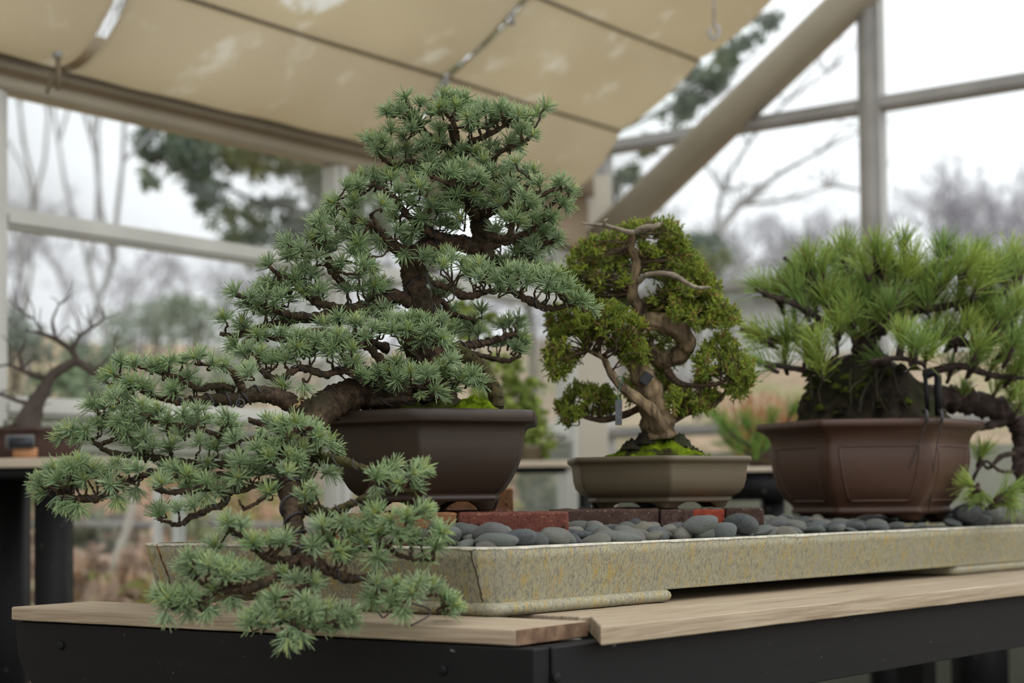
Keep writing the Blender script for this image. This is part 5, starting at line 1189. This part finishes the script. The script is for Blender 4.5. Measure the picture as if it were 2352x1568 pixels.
# hooks and cords
def hook(px, py0, py1, Y, label):
    r = empty('hanging_hook', P(px, py1, Y), label, 'hook'); mb = MB(); tube(mb, [P(px, py0, Y), P(px, py1 - 25, Y)], .005, 6); mb.build('rod', 'steel', r)
    mb = MB(); c = P(px, py1 - 12, Y); tube(mb, [c + [.018 * math.sin(a), 0, .026 * math.cos(a)] for a in np.linspace(.2, 5.4, 14)], .0065, 8); mb.build('clip', 'steel', r)
hook(1640, -160, 85, 6.2, 'thin steel rod with a hook hanging near the gable beam')
r = empty('pull_cord', rf(1.67, .5, -.02), 'twisted cord along the gap between two shade panels', 'cord'); mb = MB(); tube(mb, catmull([rf(1.66, t, -.02 + .01 * math.sin(t * 9)) for t in np.linspace(.2, 1.6, 8)], 4), .004, 6)
mb.build('cord', 'gutter', r)
mb = MB()
for t in (.22, .48, .8, 1.1): mb = MB(); c = rf(1.66, t, -.03); tube(mb, [c + UZ * .03, c - UZ * .03], [.008, .012], 6); mb.build('toggle', 'framegrey', r)
r = empty('cord_bracket', P(130, 165, 5.2), 'small metal bracket with cords at the cloth edge, upper left', 'bracket')
mb = MB(); c = P(130, 122, 5.2); boxm(mb, c - [.012, 0, .012], [.024, 0, 0], [0, .02, 0], [0, 0, .026]); mb.build('plate', 'steel', r, smooth=False)
mb = MB(); tube(mb, [P(134, 130, 5.2), P(134, 205, 5.2)], .009, 6); tube(mb, [P(120, 170, 5.2), P(108, 215, 5.2)], .006, 6); mb.build('cord', 'batten', r)
# floor
mb = MB(); A = [C3 + E_ * 14, C3, C3 + G_ * 14, C3 + E_ * 14 + G_ * 14]; slab(mb, [[q[0], q[1]] for q in A][::-1], -.05, 0.0); struct(mb.build('floor', 'concrete', smooth=False))
# ================================================================== benches behind
def backbench(px0, px1, pytop, pybot, Y, legs, label, depth=.6, legw=.09, aph=.094):
    a = P(px0, pytop, Y); b = P(px1, pytop, Y); zb = P(px0, pybot, Y)[2]; r = empty('plant_bench', ((a[0] + b[0]) / 2, Y + .3, 0), label, 'bench')
    z = (a[2] + b[2]) / 2; mb = MB(); boxm(mb, [a[0], Y, zb], [b[0] - a[0], 0, 0], [0, depth, 0], [0, 0, z - zb]); bevel(mb.build('tabletop', 'tabletop', r, smooth=False), .004)
    mb = MB(); boxm(mb, [a[0] + .02, Y + .02, zb - aph - .001], [b[0] - a[0] - .04, 0, 0], [0, .035, 0], [0, 0, aph]); mb.build('apron', 'black', r, smooth=False)
    for (l0, l1, dy) in legs:
        q0 = P(l0, 1200, Y + dy)[0]; q1 = P(l1, 1200, Y + dy)[0]; mb = MB(); boxm(mb, [q0, Y + dy, 0], [q1 - q0, 0, 0], [0, q1 - q0, 0], [0, 0, zb - .001]); mb.build('leg', 'black', r, smooth=False)
    return z
zL = backbench(-260, 262, 1052, 1077, 4.8, [(78, 150, .06), (-40, 47, .45), (-240, -170, .06)], 'black bench with pale top behind at the left, holding the bare bonsai', aph=.03)
zM = backbench(1090, 1312, 1058, 1074, 5.9, [(1110, 1150, .4), (1330, 1362, .4)], 'grey topped bench far behind between the brown and olive pots', .5, aph=.02)
zR = backbench(1668, 1830, 1072, 1084, 5.6, [(1755, 1803, .05)], 'small black bench behind between the olive and red brown pots', .5)
zF = backbench(2020, 2480, 1250, 1262, 6.0, [(2003, 2060, .05), (2205, 2310, .1)], 'black legged bench far behind the red brown pot', .3)
# bare bonsai on the left bench
bp = P(30, 1050, 5.0); r = empty('potted_bare_bonsai', (bp[0], bp[1] + .05, zL), 'leafless bonsai in a plain umber pot on the bench at the left', 'bonsai tree')
mb = MB(); hexpot(mb, bp[0], bp[1] + .1, zL + .001, .20, .5, [(.8, 0, .05), (.84, .01, .05), (.92, .05, .05), (.95, .08, .05), (1, .083, .05), (1, .094, .05), (.94, .095, .05)], .06); mb.build('pot', 'pot_d', r)
mb = MB(); mound(mb, bp[0], bp[1] + .1, .16, .15, zL + .088, .02, .004, 40); mb.build('moss_mound', 'mossdark', r)
def pth(pts, Y, n=5):
    q = np.array([[*P(x, y, Y + (p[3] if len(p) > 3 else 0)), rr * Y / F] for p in pts for (x, y, rr) in [p[:3]]]); c = catmull(q, n); return c[:, :3], c[:, 3]
mb = MB()
bt_ = [[(60, 985, 34), (75, 940, 24), (100, 895, 15), (120, 862, 12), (150, 842, 11), (178, 832, 10), (215, 855, 8), (250, 880, 5), (290, 905, 3)],
       [(115, 870, 9), (80, 862, 7), (50, 850, 5), (20, 838, 3), (-20, 845, 2)], [(178, 832, 9), (165, 805, 7), (130, 780, 6), (95, 765, 4), (60, 758, 2)],
       [(165, 805, 6), (185, 770, 4), (215, 750, 3), (240, 730, 2)], [(75, 930, 7), (40, 920, 5), (0, 905, 4), (-40, 900, 3)], [(130, 780, 4), (120, 740, 3), (135, 700, 2)],
       [(215, 855, 5), (240, 830, 3), (265, 800, 2)], [(50, 850, 4), (45, 815, 3), (60, 780, 2)], [(95, 765, 3), (80, 735, 2), (50, 715, 1.5)]]
for p in bt_:
    q, rr = pth([(a, b, c) for a, b, c in p], 5.05); tube(mb, q, rr, 9, .06)
for k in range(46):
    p = R_.choice(bt_); a = R_.choice(p); b = (a[0] + R_.uniform(-45, 45), a[1] - R_.uniform(8, 60)); q, rr = pth([(a[0], a[1], 1.8), ((a[0] + b[0]) / 2 + R_.uniform(-8, 8), (a[1] + b[1]) / 2, 1.4), (b[0], b[1], .8)], 5.05 + R_.uniform(-.08, .1)); tube(mb, q, rr, 5, .1)
mb.build('trunk', 'brownbark', r)
r = empty('plant_label', P(50, 1040, 4.86), 'small dark plaque on an orange wood block in front of the bare bonsai', 'sign')
a = P(14, 1051, 4.86); b = P(80, 1051, 4.86); c = P(14, 1030, 4.86); w = b[0] - a[0]
mb = MB(); boxm(mb, [a[0] + .02, 4.86, zL + .001], [w - .02, 0, 0], [0, .03, 0], [0, 0, .03]); mb.build('block', 'woodblock', r, smooth=False)
mb = MB(); boxm(mb, [a[0], 4.85, zL + .029], [w, 0, 0], [0, .006, 0], [0, 0, .040]); mb.build('frame', 'labelrim', r, smooth=False)
mb = MB(); boxm(mb, [a[0] + .012, 4.847, zL + .031], [w - .014, 0, 0], [0, .004, 0], [0, 0, .030]); mb.build('plaque', 'label', r, smooth=False)
# ------------------------------------------------------------------ leafy things
def leaves(mb, cen, rad, n, size, c1, c2, clump=None, shell=.35, droop=0.):
    """small diamond leaves, each a real leaf, around clump centres inside an ellipsoid"""
    cen = np.asarray(cen, float); rad = np.asarray(rad, float)
    k = clump or max(3, n // 60); q = nrm(RNG.normal(0, 1, (k, 3))) * (RNG.uniform(shell, 1, (k, 1)) ** .5); cc_ = cen + q * rad
    i = RNG.integers(0, k, n); cs = rad.mean() * .28; pnt = cc_[i] + RNG.normal(0, cs * .55, (n, 3)) * [1, 1, .8]
    d = nrm(RNG.normal(0, 1, (n, 3)) + [0, 0, -droop]); s = nrm(np.cross(d, RNG.normal(0, 1, (n, 3)))); L = size * RNG.uniform(.7, 1.3, (n, 1)); w = L * .38; up = np.cross(d, s)
    V = np.stack([pnt, pnt + d * L * .5 + s * w + up * w * .3, pnt + d * L, pnt + d * L * .5 - s * w + up * w * .3], 1)
    f = (np.arange(n) * 4)[:, None] + np.array([0, 1, 2, 3]); h = RNG.uniform(0, 1, (n, 1)); hb = RNG.uniform(0, 1, (k, 1))[i]
    C = (np.array(c1[:3]) * (1 - (h + hb) / 2) + np.array(c2[:3]) * (h + hb) / 2) * RNG.uniform(.8, 1.2, (n, 1)); mb.add(V.reshape(-1, 3), [f], np.repeat(C, 4, 0))
# lime green plant behind, on the middle bench
r = empty('potted_lime_shrub', P(1180, 1058, 6.1), 'lime green leafy plant blurred behind the brown pot', 'plant')
mb = MB()
for px, py, rx, n in ((1150, 905, 60, 500), (1190, 960, 55, 500), (1235, 1010, 45, 420), (1140, 850, 50, 360), (1120, 990, 40, 200), (1230, 900, 30, 120), (1080, 735, 48, 600)):
    c = P(px, py, 6.15); q = rx / F * 6.1; leaves(mb, c, (q * 1.15, q, q * .8), int(n * .55), .032, lin(112, 134, 52), lin(154, 166, 92), 14)
mb.build('foliage', 'leaf', r)
mb = MB()
for a in ([(1180, 1045, 8), (1170, 980, 6), (1150, 900, 4), (1100, 800, 3), (1080, 740, 2)], [(1180, 1045, 6), (1210, 990, 4), (1235, 930, 2)]): q, rr = pth(a, 6.15); tube(mb, q, rr, 6)
mb.build('stem', 'brownbark', r)
mb = MB(); c = P(1185, 1058, 6.15); hexpot(mb, c[0], c[1], zM + .001, .13, .3, [(.8, 0, .1), (.9, .03, .1), (1, .05, .1), (1, .06, .1), (.9, .06, .1)], .1); mb.build('pot', 'pot_b', r)
# pale pine on the right back bench
r = empty('small_potted_pine', P(1770, 1072, 5.75), 'small long needled pine blurred behind, left of the red brown pot', 'bonsai tree')
mb = MB(); st_ = MB()
c = P(1768, 1072, 5.78); 
for (x, y) in ((1665, 965), (1690, 985), (1715, 960), (1740, 985), (1700, 1010), (1735, 1020), (1760, 1000), (1672, 1000), (1820, 925), (1835, 950), (1770, 950), (1650, 945)):
    b = P(x, y + 18, 5.72 + R_.uniform(-.05, .1)); n1 = 46; ax = nrm(np.array([(x - 1740) * .006, -.2, 1.]) + RNG.normal(0, .15, 3)); D = nrm(ax + RNG.normal(0, .38, (n1, 3))); cg = np.array(lin(132, 166, 78)[:3]); blades(mb, b - ax * RNG.uniform(0, .03, (n1, 1)), D, RNG.uniform(.06, .09, n1), .0026, np.tile(cg, (n1, 1)) * RNG.uniform(.75, 1.25, (n1, 1)))
    e = P(1768, 1035, 5.78); tube(st_, catmull([e, (e + b) / 2 + [0, 0, -.02], b], 4), np.linspace(.008, .004, 9), 6, .1)
tube(st_, catmull([P(1772, 1060, 5.78), P(1765, 1045, 5.78), P(1768, 1030, 5.78)], 4), .014, 7)
mb.build('needles', 'pine', r); st_.build('trunk', 'pinebark', r)
mb = MB(); hexpot(mb, c[0], 5.80, zR + .001, .085, .2, [(.8, 0, .1), (.9, .02, .1), (1, .04, .1), (1, .05, .1), (.9, .05, .1)], .1); mb.build('pot', 'pot_d', r)
r = empty('ornamental_grass', P(1790, 1072, 6.6), 'tuft of orange tan grass behind the small pine', 'grass plant'); mb = MB()
for k in range(320):
    x = R_.uniform(1690, 1860); b = P(x, 1060, 6.6 + R_.uniform(-.1, .2)); D = nrm(np.array([R_.uniform(-.35, .35), R_.uniform(-.2, .2), 1.])); blades(mb, np.array([b]), np.array([D]), [R_.uniform(.2, .36)], .004, np.array([lin(196, 146, 96)[:3]]) * R_.uniform(.8, 1.2), None, np.array([[R_.uniform(-.3, .3), 0, -.15]]))
mb.build('blades', 'leaf', r)
# ================================================================== outside
def outd(x, y): return max(np.dot([x - CX, y - CY], NL[:2]), np.dot([x - CX, y - CY], NR_[:2]))
def gz(x, y):
    d = max(0, outd(x, y)); l = -.62 + .155 * min(d, 36) + .02 * max(0, d - 36)
    return EYE + l + .12 * math.sin(x * .7 + y * .4) * min(1, d / 5) + .07 * math.sin(x * 1.9 - y * 1.3) * min(1, d / 4)
mb = MB(); xs = np.concatenate([np.linspace(-60, -8, 44), np.linspace(-7.6, 14, 80), np.linspace(14.8, 60, 34)]); ys = np.concatenate([np.linspace(-2, 20, 80), np.linspace(20.7, 90, 60)]); idx = {}; V = []; Fc = []
for i, x in enumerate(xs):
    for j, y in enumerate(ys): idx[(i, j)] = len(V); V.append([x, y, gz(x, y) - (0 if outd(x, y) > .02 else .9)])
for i in range(len(xs) - 1):
    for j in range(len(ys) - 1):
        if max(outd(xs[i], ys[j]), outd(xs[i + 1], ys[j + 1]), outd(xs[i], ys[j + 1]), outd(xs[i + 1], ys[j])) > .0: Fc.append([idx[(i, j)], idx[(i + 1, j)], idx[(i + 1, j + 1)], idx[(i, j + 1)]])
mb.add(V, [np.array(Fc)]); struct(mb.build('hillside', 'hill'))
# leaf litter and low growth on the bank: uncountable
mb = MB(); 
for k in range(330):
    px, Y = R_.uniform(0, 1300), R_.uniform(6.6, 15); x = (px - 1176) / F * Y; 
    if outd(x, Y) < .25: continue
    c = [lin(150, 124, 96), lin(172, 140, 112), lin(140, 144, 84), lin(120, 96, 74), lin(160, 150, 90), lin(176, 150, 132)][R_.randrange(6)]
    leaves(mb, (x, Y, gz(x, Y) + .03), (.32, .32, .07), 46, .07, c, [v * 1.3 for v in c[:3]], 5)
tag(mb.build('fallen_leaves', 'leaf'), 'brown and yellow leaf litter covering the bank behind the glass', 'leaf litter', None, 'stuff')
# fence of rails
r = empty('rail_fence', P(300, 1250, 8.6), 'weathered grey rail fence on the bank outside the left windows', 'fence')
for py0, py1, w in ((1193, 1198, .045), (1300, 1306, .05)):
    a = P(-200, py0, 7.8); b = P(760, py1, 9.4); mb = MB(); u = b - a; boxm(mb, a, u, [0, .04, 0], [0, 0, -w]); mb.build('rail', 'fence', r, smooth=False)
for px in (-60, 245, 480, 700):
    a = P(px, 1180, 7.8 + (px + 200) / 960 * 1.6); mb = MB(); boxm(mb, [a[0], a[1] + .045, gz(a[0], a[1]) - .2], [.07, 0, 0], [0, .06, 0], [0, 0, a[2] - gz(a[0], a[1]) + .2]); mb.build('post', 'brownbark' if px == 245 else 'fence', r, smooth=False)
for i, (px, w) in enumerate(((360, .03), (408, .045))):
    a = P(px, 1120, 6.5); mb = MB(); boxm(mb, [a[0] - w / 2, a[1], gz(a[0], a[1]) - .1], [w, 0, 0], [0, w, 0], [0, 0, a[2] - gz(a[0], a[1]) + .1]); tag(mb.build('marker_post', 'frame', smooth=False), ('thin' if i == 0 else 'wider') + ' white post outside, just above the left end of the stone tray', 'post')
# leaning pale trunk
mb = MB(); q, rr = pth([(205, 1395, 16), (232, 1352, 13), (262, 1290, 11), (290, 1220, 10), (305, 1150, 9), (318, 1060, 8), (330, 960, 7), (340, 860, 6)], 8.0); tube(mb, q, rr, 9, .05)
q, rr = pth([(232, 1352, 8), (225, 1380, 8), (240, 1410, 9)], 8.0); tube(mb, q, rr, 7, .05)
tag(mb.build('leaning_trunk', 'palebark'), 'pale bare trunk leaning on the bank at the left', 'tree trunk')
# bare trees
def baretree(h, seed, spread=.55, depth=6, trunk=.1, lean=(0, 0), sides=5, thin=.62, twigs=1.):
    r = random.Random(seed); mb = MB()
    def grow(p, d, L, rad, lv):
        pts = [p]; dd = d
        for k in range(3): dd = nrm(dd + np.array([r.gauss(0, .13), r.gauss(0, .13), r.gauss(.03, .08)])); pts.append(pts[-1] + dd * L / 3)
        tube(mb, np.array(pts), [rad, rad * .9, rad * .8, rad * .68], sides if lv < 3 else 3, 0, None, False)
        if lv >= depth: return
        n = r.choice([2, 2, 3]) if lv < depth - 1 else 3
        for k in range(n):
            a = nrm(np.array([r.gauss(0, 1), r.gauss(0, 1), r.gauss(.1, .5)])); nd = nrm(dd + a * spread * r.uniform(.6, 1.2)); grow(pts[-1] if k == 0 else pts[r.choice([2, 3])], nd, L * r.uniform(.68, .86), max(rad * thin, .006), lv + 1)
    grow(np.array([0., 0., 0.]), nrm(np.array([lean[0], lean[1], 1.])), h * .26, trunk, 0); return mb
proto = []
for i, (sp3, dp) in enumerate(((.62, 7), (.5, 7), (.75, 7))):
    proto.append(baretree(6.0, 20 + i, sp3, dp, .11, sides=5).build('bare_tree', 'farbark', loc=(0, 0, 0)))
for o in proto: o.hide_render = False
fars = []
rr_ = random.Random(5)
for k in range(40):
    px = -60 + k * 64 + rr_.uniform(-25, 25); Y = rr_.uniform(24, 44); s = rr_.uniform(.55, .95)
    s *= .70 if px < 1500 else .60
    fars.append((px, Y, s))
for k in range(26): fars.append((1480 + k * 37 + rr_.uniform(-15, 15), rr_.uniform(30, 46), rr_.uniform(.36, .58)))
fars += [(2140, 40, .80), (2095, 43, .62), (2200, 38, .6), (2340, 36, .72), (1900, 34, .5), (2420, 38, .7)]
for k, (px, Y, s) in enumerate(fars):
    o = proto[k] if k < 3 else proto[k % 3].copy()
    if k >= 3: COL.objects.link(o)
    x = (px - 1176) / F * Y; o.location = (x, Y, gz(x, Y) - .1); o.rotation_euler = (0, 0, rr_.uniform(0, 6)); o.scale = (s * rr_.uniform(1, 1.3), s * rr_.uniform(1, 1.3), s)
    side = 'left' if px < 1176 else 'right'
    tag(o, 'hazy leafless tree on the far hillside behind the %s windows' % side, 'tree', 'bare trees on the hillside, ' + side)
# nearer slender trees at the left and a branching one at the right
for k, (px, Y, h, lean, lab) in enumerate([(150, 13, 6.2, (.10, 0), 'slender bare tree nearest the left frame edge, just outside'), (260, 15, 7.0, (.16, 0), 'slender leaning bare tree rising behind the left bench'), (60, 17, 7, (-.02, 0), 'tall bare tree at the far left behind the window post')]):
    x = (px - 1176) / F * Y; o = baretree(h, 60 + k, .5, 7, .034, lean, thin=.68).build('slender_tree', 'midbark', loc=(0, 0, 0)); o.location = (x, Y, gz(x, Y) - .1); tag(o, lab, 'tree')
mb = MB()
for pts in ([(1560, 900, 16), (1600, 700, 13), (1640, 560, 11), (1700, 470, 9), (1790, 400, 7), (1880, 350, 5), (1980, 300, 3)], [(1640, 560, 8), (1660, 440, 6), (1720, 330, 5), (1800, 240, 4), (1900, 170, 2)], [(1700, 470, 6), (1800, 460, 5), (1900, 430, 3), (1990, 440, 2)], [(1600, 700, 8), (1700, 620, 6), (1820, 590, 4), (1950, 560, 3)], [(1660, 440, 5), (1600, 330, 3), (1620, 240, 2)], [(1600, 700, 8), (1560, 600, 6), (1500, 520, 4)]):
    q, rr = pth(pts, 13.5); tube(mb, q, rr, 6, .05)
    for k in range(26):
        i = R_.randrange(len(pts)); a = pts[i]; b = (a[0] + R_.uniform(-90, 110), a[1] - R_.uniform(-20, 120)); q, rr = pth([(a[0], a[1], 2.4), ((a[0] + b[0]) / 2 + R_.uniform(-12, 12), (a[1] + b[1]) / 2 + R_.uniform(-12, 12), 1.7), (b[0], b[1], .9)], 13.5 + R_.uniform(-.4, .4)); tube(mb, q, rr, 4, 0)
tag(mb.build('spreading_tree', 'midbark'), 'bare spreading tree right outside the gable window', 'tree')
# big drooping evergreen behind the shade cloth
r = empty('evergreen_tree', P(1000, 1150, 13.5), 'large drooping dark evergreen hanging behind the shade cloth', 'tree')
mb = MB(); c1, c2 = lin(84, 104, 84), lin(136, 148, 104)
for (px, py, rx, ry, n) in [(360, 330, 70, 34, 420), (430, 370, 80, 50, 700), (520, 350, 70, 50, 600), (600, 360, 70, 50, 700), (700, 380, 70, 60, 800), (480, 450, 50, 35, 300), (560, 520, 80, 50, 700), (650, 480, 45, 40, 260), (690, 560, 80, 50, 700), (600, 580, 60, 30, 300), (330, 400, 30, 26, 120), (760, 470, 70, 80, 800), (850, 500, 80, 90, 800), (900, 650, 60, 60, 300), (420, 310, 60, 30, 300),
                            (1600, 200, 60, 50, 420), (1650, 160, 60, 40, 380), (1700, 110, 50, 30, 260), (1560, 250, 50, 40, 260), (1440, 400, 40, 40, 260), (1420, 440, 30, 40, 200), (1500, 340, 40, 30, 160), (1250, 480, 70, 60, 500), (1280, 560, 50, 60, 400), (1600, 560, 60, 40, 400), (1620, 600, 50, 30, 260), (1740, 60, 60, 30, 200), (1180, 0, 60, 50, 420), (1120, 90, 60, 50, 420), (1050, 180, 60, 50, 420), (1210, -60, 50, 40, 300), (1000, 420, 120, 80, 600), (1150, 400, 120, 80, 500)]:
    Y = 13.3 + R_.uniform(-.7, .7); c = P(px, py, Y); leaves(mb, c, (rx / F * Y, .35, ry / F * Y), int(n * 1.25), .052, c1, [c2, lin(150, 150, 96), lin(112, 122, 108)][R_.randrange(3)], max(4, n // 34), .1, .6)
mb.build('foliage', 'leaf', r)
mb = MB()
for pts in ([(1010, 1100, 26), (1000, 800, 22), (985, 500, 17), (990, 200, 12), (1000, -100, 8)], [(990, 560, 10), (800, 500, 8), (620, 470, 6), (450, 400, 4), (330, 350, 3)], [(985, 420, 9), (780, 400, 7), (560, 350, 4)], [(995, 400, 9), (1200, 360, 7), (1420, 300, 5), (1620, 200, 4), (1740, 120, 3)], [(1000, 650, 9), (1200, 600, 7), (1420, 580, 5), (1600, 560, 3)], [(990, 650, 8), (820, 620, 6), (680, 580, 4)]):
    q, rr = pth(pts, 13.4); tube(mb, q, rr, 7, .04)
mb.build('trunk', 'brownbark', r)
# shrubs on the bank
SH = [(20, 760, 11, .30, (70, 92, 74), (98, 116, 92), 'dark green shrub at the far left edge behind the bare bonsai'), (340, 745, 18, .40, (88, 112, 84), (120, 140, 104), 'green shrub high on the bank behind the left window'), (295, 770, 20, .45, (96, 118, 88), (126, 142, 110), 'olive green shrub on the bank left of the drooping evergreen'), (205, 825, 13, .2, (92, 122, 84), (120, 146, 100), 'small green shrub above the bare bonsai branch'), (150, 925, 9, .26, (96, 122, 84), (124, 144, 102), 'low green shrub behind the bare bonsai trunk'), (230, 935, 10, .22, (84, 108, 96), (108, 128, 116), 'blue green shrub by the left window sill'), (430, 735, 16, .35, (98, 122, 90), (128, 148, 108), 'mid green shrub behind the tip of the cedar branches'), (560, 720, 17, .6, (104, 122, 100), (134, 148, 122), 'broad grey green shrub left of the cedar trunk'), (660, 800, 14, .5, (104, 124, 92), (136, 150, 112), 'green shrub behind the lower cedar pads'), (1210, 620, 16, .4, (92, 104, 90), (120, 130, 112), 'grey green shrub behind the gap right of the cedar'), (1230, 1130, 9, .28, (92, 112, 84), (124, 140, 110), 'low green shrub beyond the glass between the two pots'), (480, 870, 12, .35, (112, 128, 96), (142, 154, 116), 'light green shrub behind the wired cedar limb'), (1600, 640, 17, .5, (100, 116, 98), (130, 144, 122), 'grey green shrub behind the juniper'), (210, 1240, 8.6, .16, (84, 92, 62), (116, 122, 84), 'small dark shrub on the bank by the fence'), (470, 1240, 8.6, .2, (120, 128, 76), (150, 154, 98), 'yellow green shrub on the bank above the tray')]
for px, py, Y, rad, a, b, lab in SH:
    c = P(px, py, Y); rt = empty('shrub', (c[0], c[1], gz(c[0], c[1])), lab, 'shrub'); mb = MB(); a, b = [tuple(v + (172 - v) * (.45 if Y > 9.5 else .2) for v in q) for q in (a, b)]; leaves(mb, c, (rad * 1.2, rad, rad * .8), int(400 + rad * 900), .055, lin(*a), lin(*b), 22, .1); mb.build('foliage', 'leaf', rt)  # leaf greens blended to grey as painted haze, stronger on distant shrubs
    mb = MB(); g0 = np.array([c[0], c[1], gz(c[0], c[1]) - .05])
    for k in range(5): tube(mb, catmull([g0 + [R_.uniform(-.05, .05), 0, 0], (g0 + c) / 2 + RNG.normal(0, rad * .2, 3), c + RNG.normal(0, rad * .4, 3)], 4), .012, 5)
    mb.build('stems', 'brownbark', rt)
# pale house beyond the gable window
r = empty('pale_house', P(1750, 900, 26), 'pale house far beyond the gable window', 'house'); mb = MB(); a = P(1560, 1000, 26); b = P(2600, 1000, 26)
g0 = gz(a[0], 26) - 1.5; zt_ = P(1600, 690, 26)[2]
boxm(mb, [a[0], 26, g0], [b[0] - a[0], 0, 0], [0, 5, 0], [0, 0, zt_ - g0]); mb.build('wall', 'house', r, smooth=False)
mb = MB(); V = [[a[0] - .2, 25.7, zt_], [b[0] + .2, 25.7, zt_], [b[0] + .2, 31.3, zt_], [a[0] - .2, 31.3, zt_], [a[0] - .2, 28.5, zt_ + .8], [b[0] + .2, 28.5, zt_ + .8]]; mb.poly(V, [[0, 1, 5, 4], [2, 3, 4, 5], [0, 4, 3], [1, 2, 5], [0, 3, 2, 1]]); mb.build('roof', 'farbark', r, smooth=False)
# ================================================================== light
w = bpy.data.worlds.new('overcast'); SC.world = w; w.use_nodes = True; t = w.node_tree; n = t.nodes; bg = n['Background']
tc = n.new('ShaderNodeTexCoord'); sep = n.new('ShaderNodeSeparateXYZ'); t.links.new(tc.outputs['Generated'], sep.inputs[0])
rp = n.new('ShaderNodeValToRGB'); e = rp.color_ramp.elements; e[0].position = 0; e[0].color = (.52, .52, .52, 1); e[1].position = .75; e[1].color = (1, 1, 1, 1)
ma = n.new('ShaderNodeMath'); ma.operation = 'MULTIPLY_ADD'; ma.inputs[1].default_value = .36; ma.inputs[2].default_value = .74      # brighter to the right
t.links.new(sep.outputs[0], ma.inputs[0]); t.links.new(sep.outputs[2], rp.inputs[0])
nz = n.new('ShaderNodeTexNoise'); nz.inputs['Scale'].default_value = 1.8; nz.inputs['Detail'].default_value = 4; t.links.new(tc.outputs['Generated'], nz.inputs['Vector'])
cl = n.new('ShaderNodeMapRange'); cl.inputs[3].default_value = .93; cl.inputs[4].default_value = 1.07; t.links.new(nz.outputs[0], cl.inputs[0])
m1 = n.new('ShaderNodeMath'); m1.operation = 'MULTIPLY'; t.links.new(ma.outputs[0], m1.inputs[0]); t.links.new(cl.outputs[0], m1.inputs[1])
mx = n.new('ShaderNodeVectorMath'); mx.operation = 'SCALE'; t.links.new(rp.outputs[0], mx.inputs[0]); t.links.new(m1.outputs[0], mx.inputs['Scale'])
tn_ = n.new('ShaderNodeVectorMath'); tn_.operation = 'MULTIPLY'; tn_.inputs[1].default_value = (.985, .995, 1.03); t.links.new(mx.outputs[0], tn_.inputs[0]); t.links.new(tn_.outputs[0], bg.inputs[0])
bg.inputs[1].default_value = 2.7
sd = bpy.data.lights.new('soft_sun', 'SUN'); sd.energy = .25; sd.angle = math.radians(50); sd.color = (1, .985, .96); so = bpy.data.objects.new('soft_sun', sd); COL.objects.link(so)
so.rotation_euler = Vector((-.55, .35, -1.0)).to_track_quat('-Z', 'Y').to_euler()
SC.view_settings.view_transform = 'Standard'; SC.view_settings.look = 'None'; SC.view_settings.exposure = 0.0; SC.view_settings.gamma = 1; SC.view_settings.use_curve_mapping = False
SC.cycles.max_bounces = 5; SC.cycles.diffuse_bounces = 2; SC.cycles.glossy_bounces = 2; SC.cycles.transmission_bounces = 2; SC.cycles.adaptive_threshold = .045; SC.cycles.use_adaptive_sampling = True; SC.cycles.transparent_max_bounces = 12; SC.cycles.sample_clamp_indirect = 4
SC.cycles.use_denoising = True
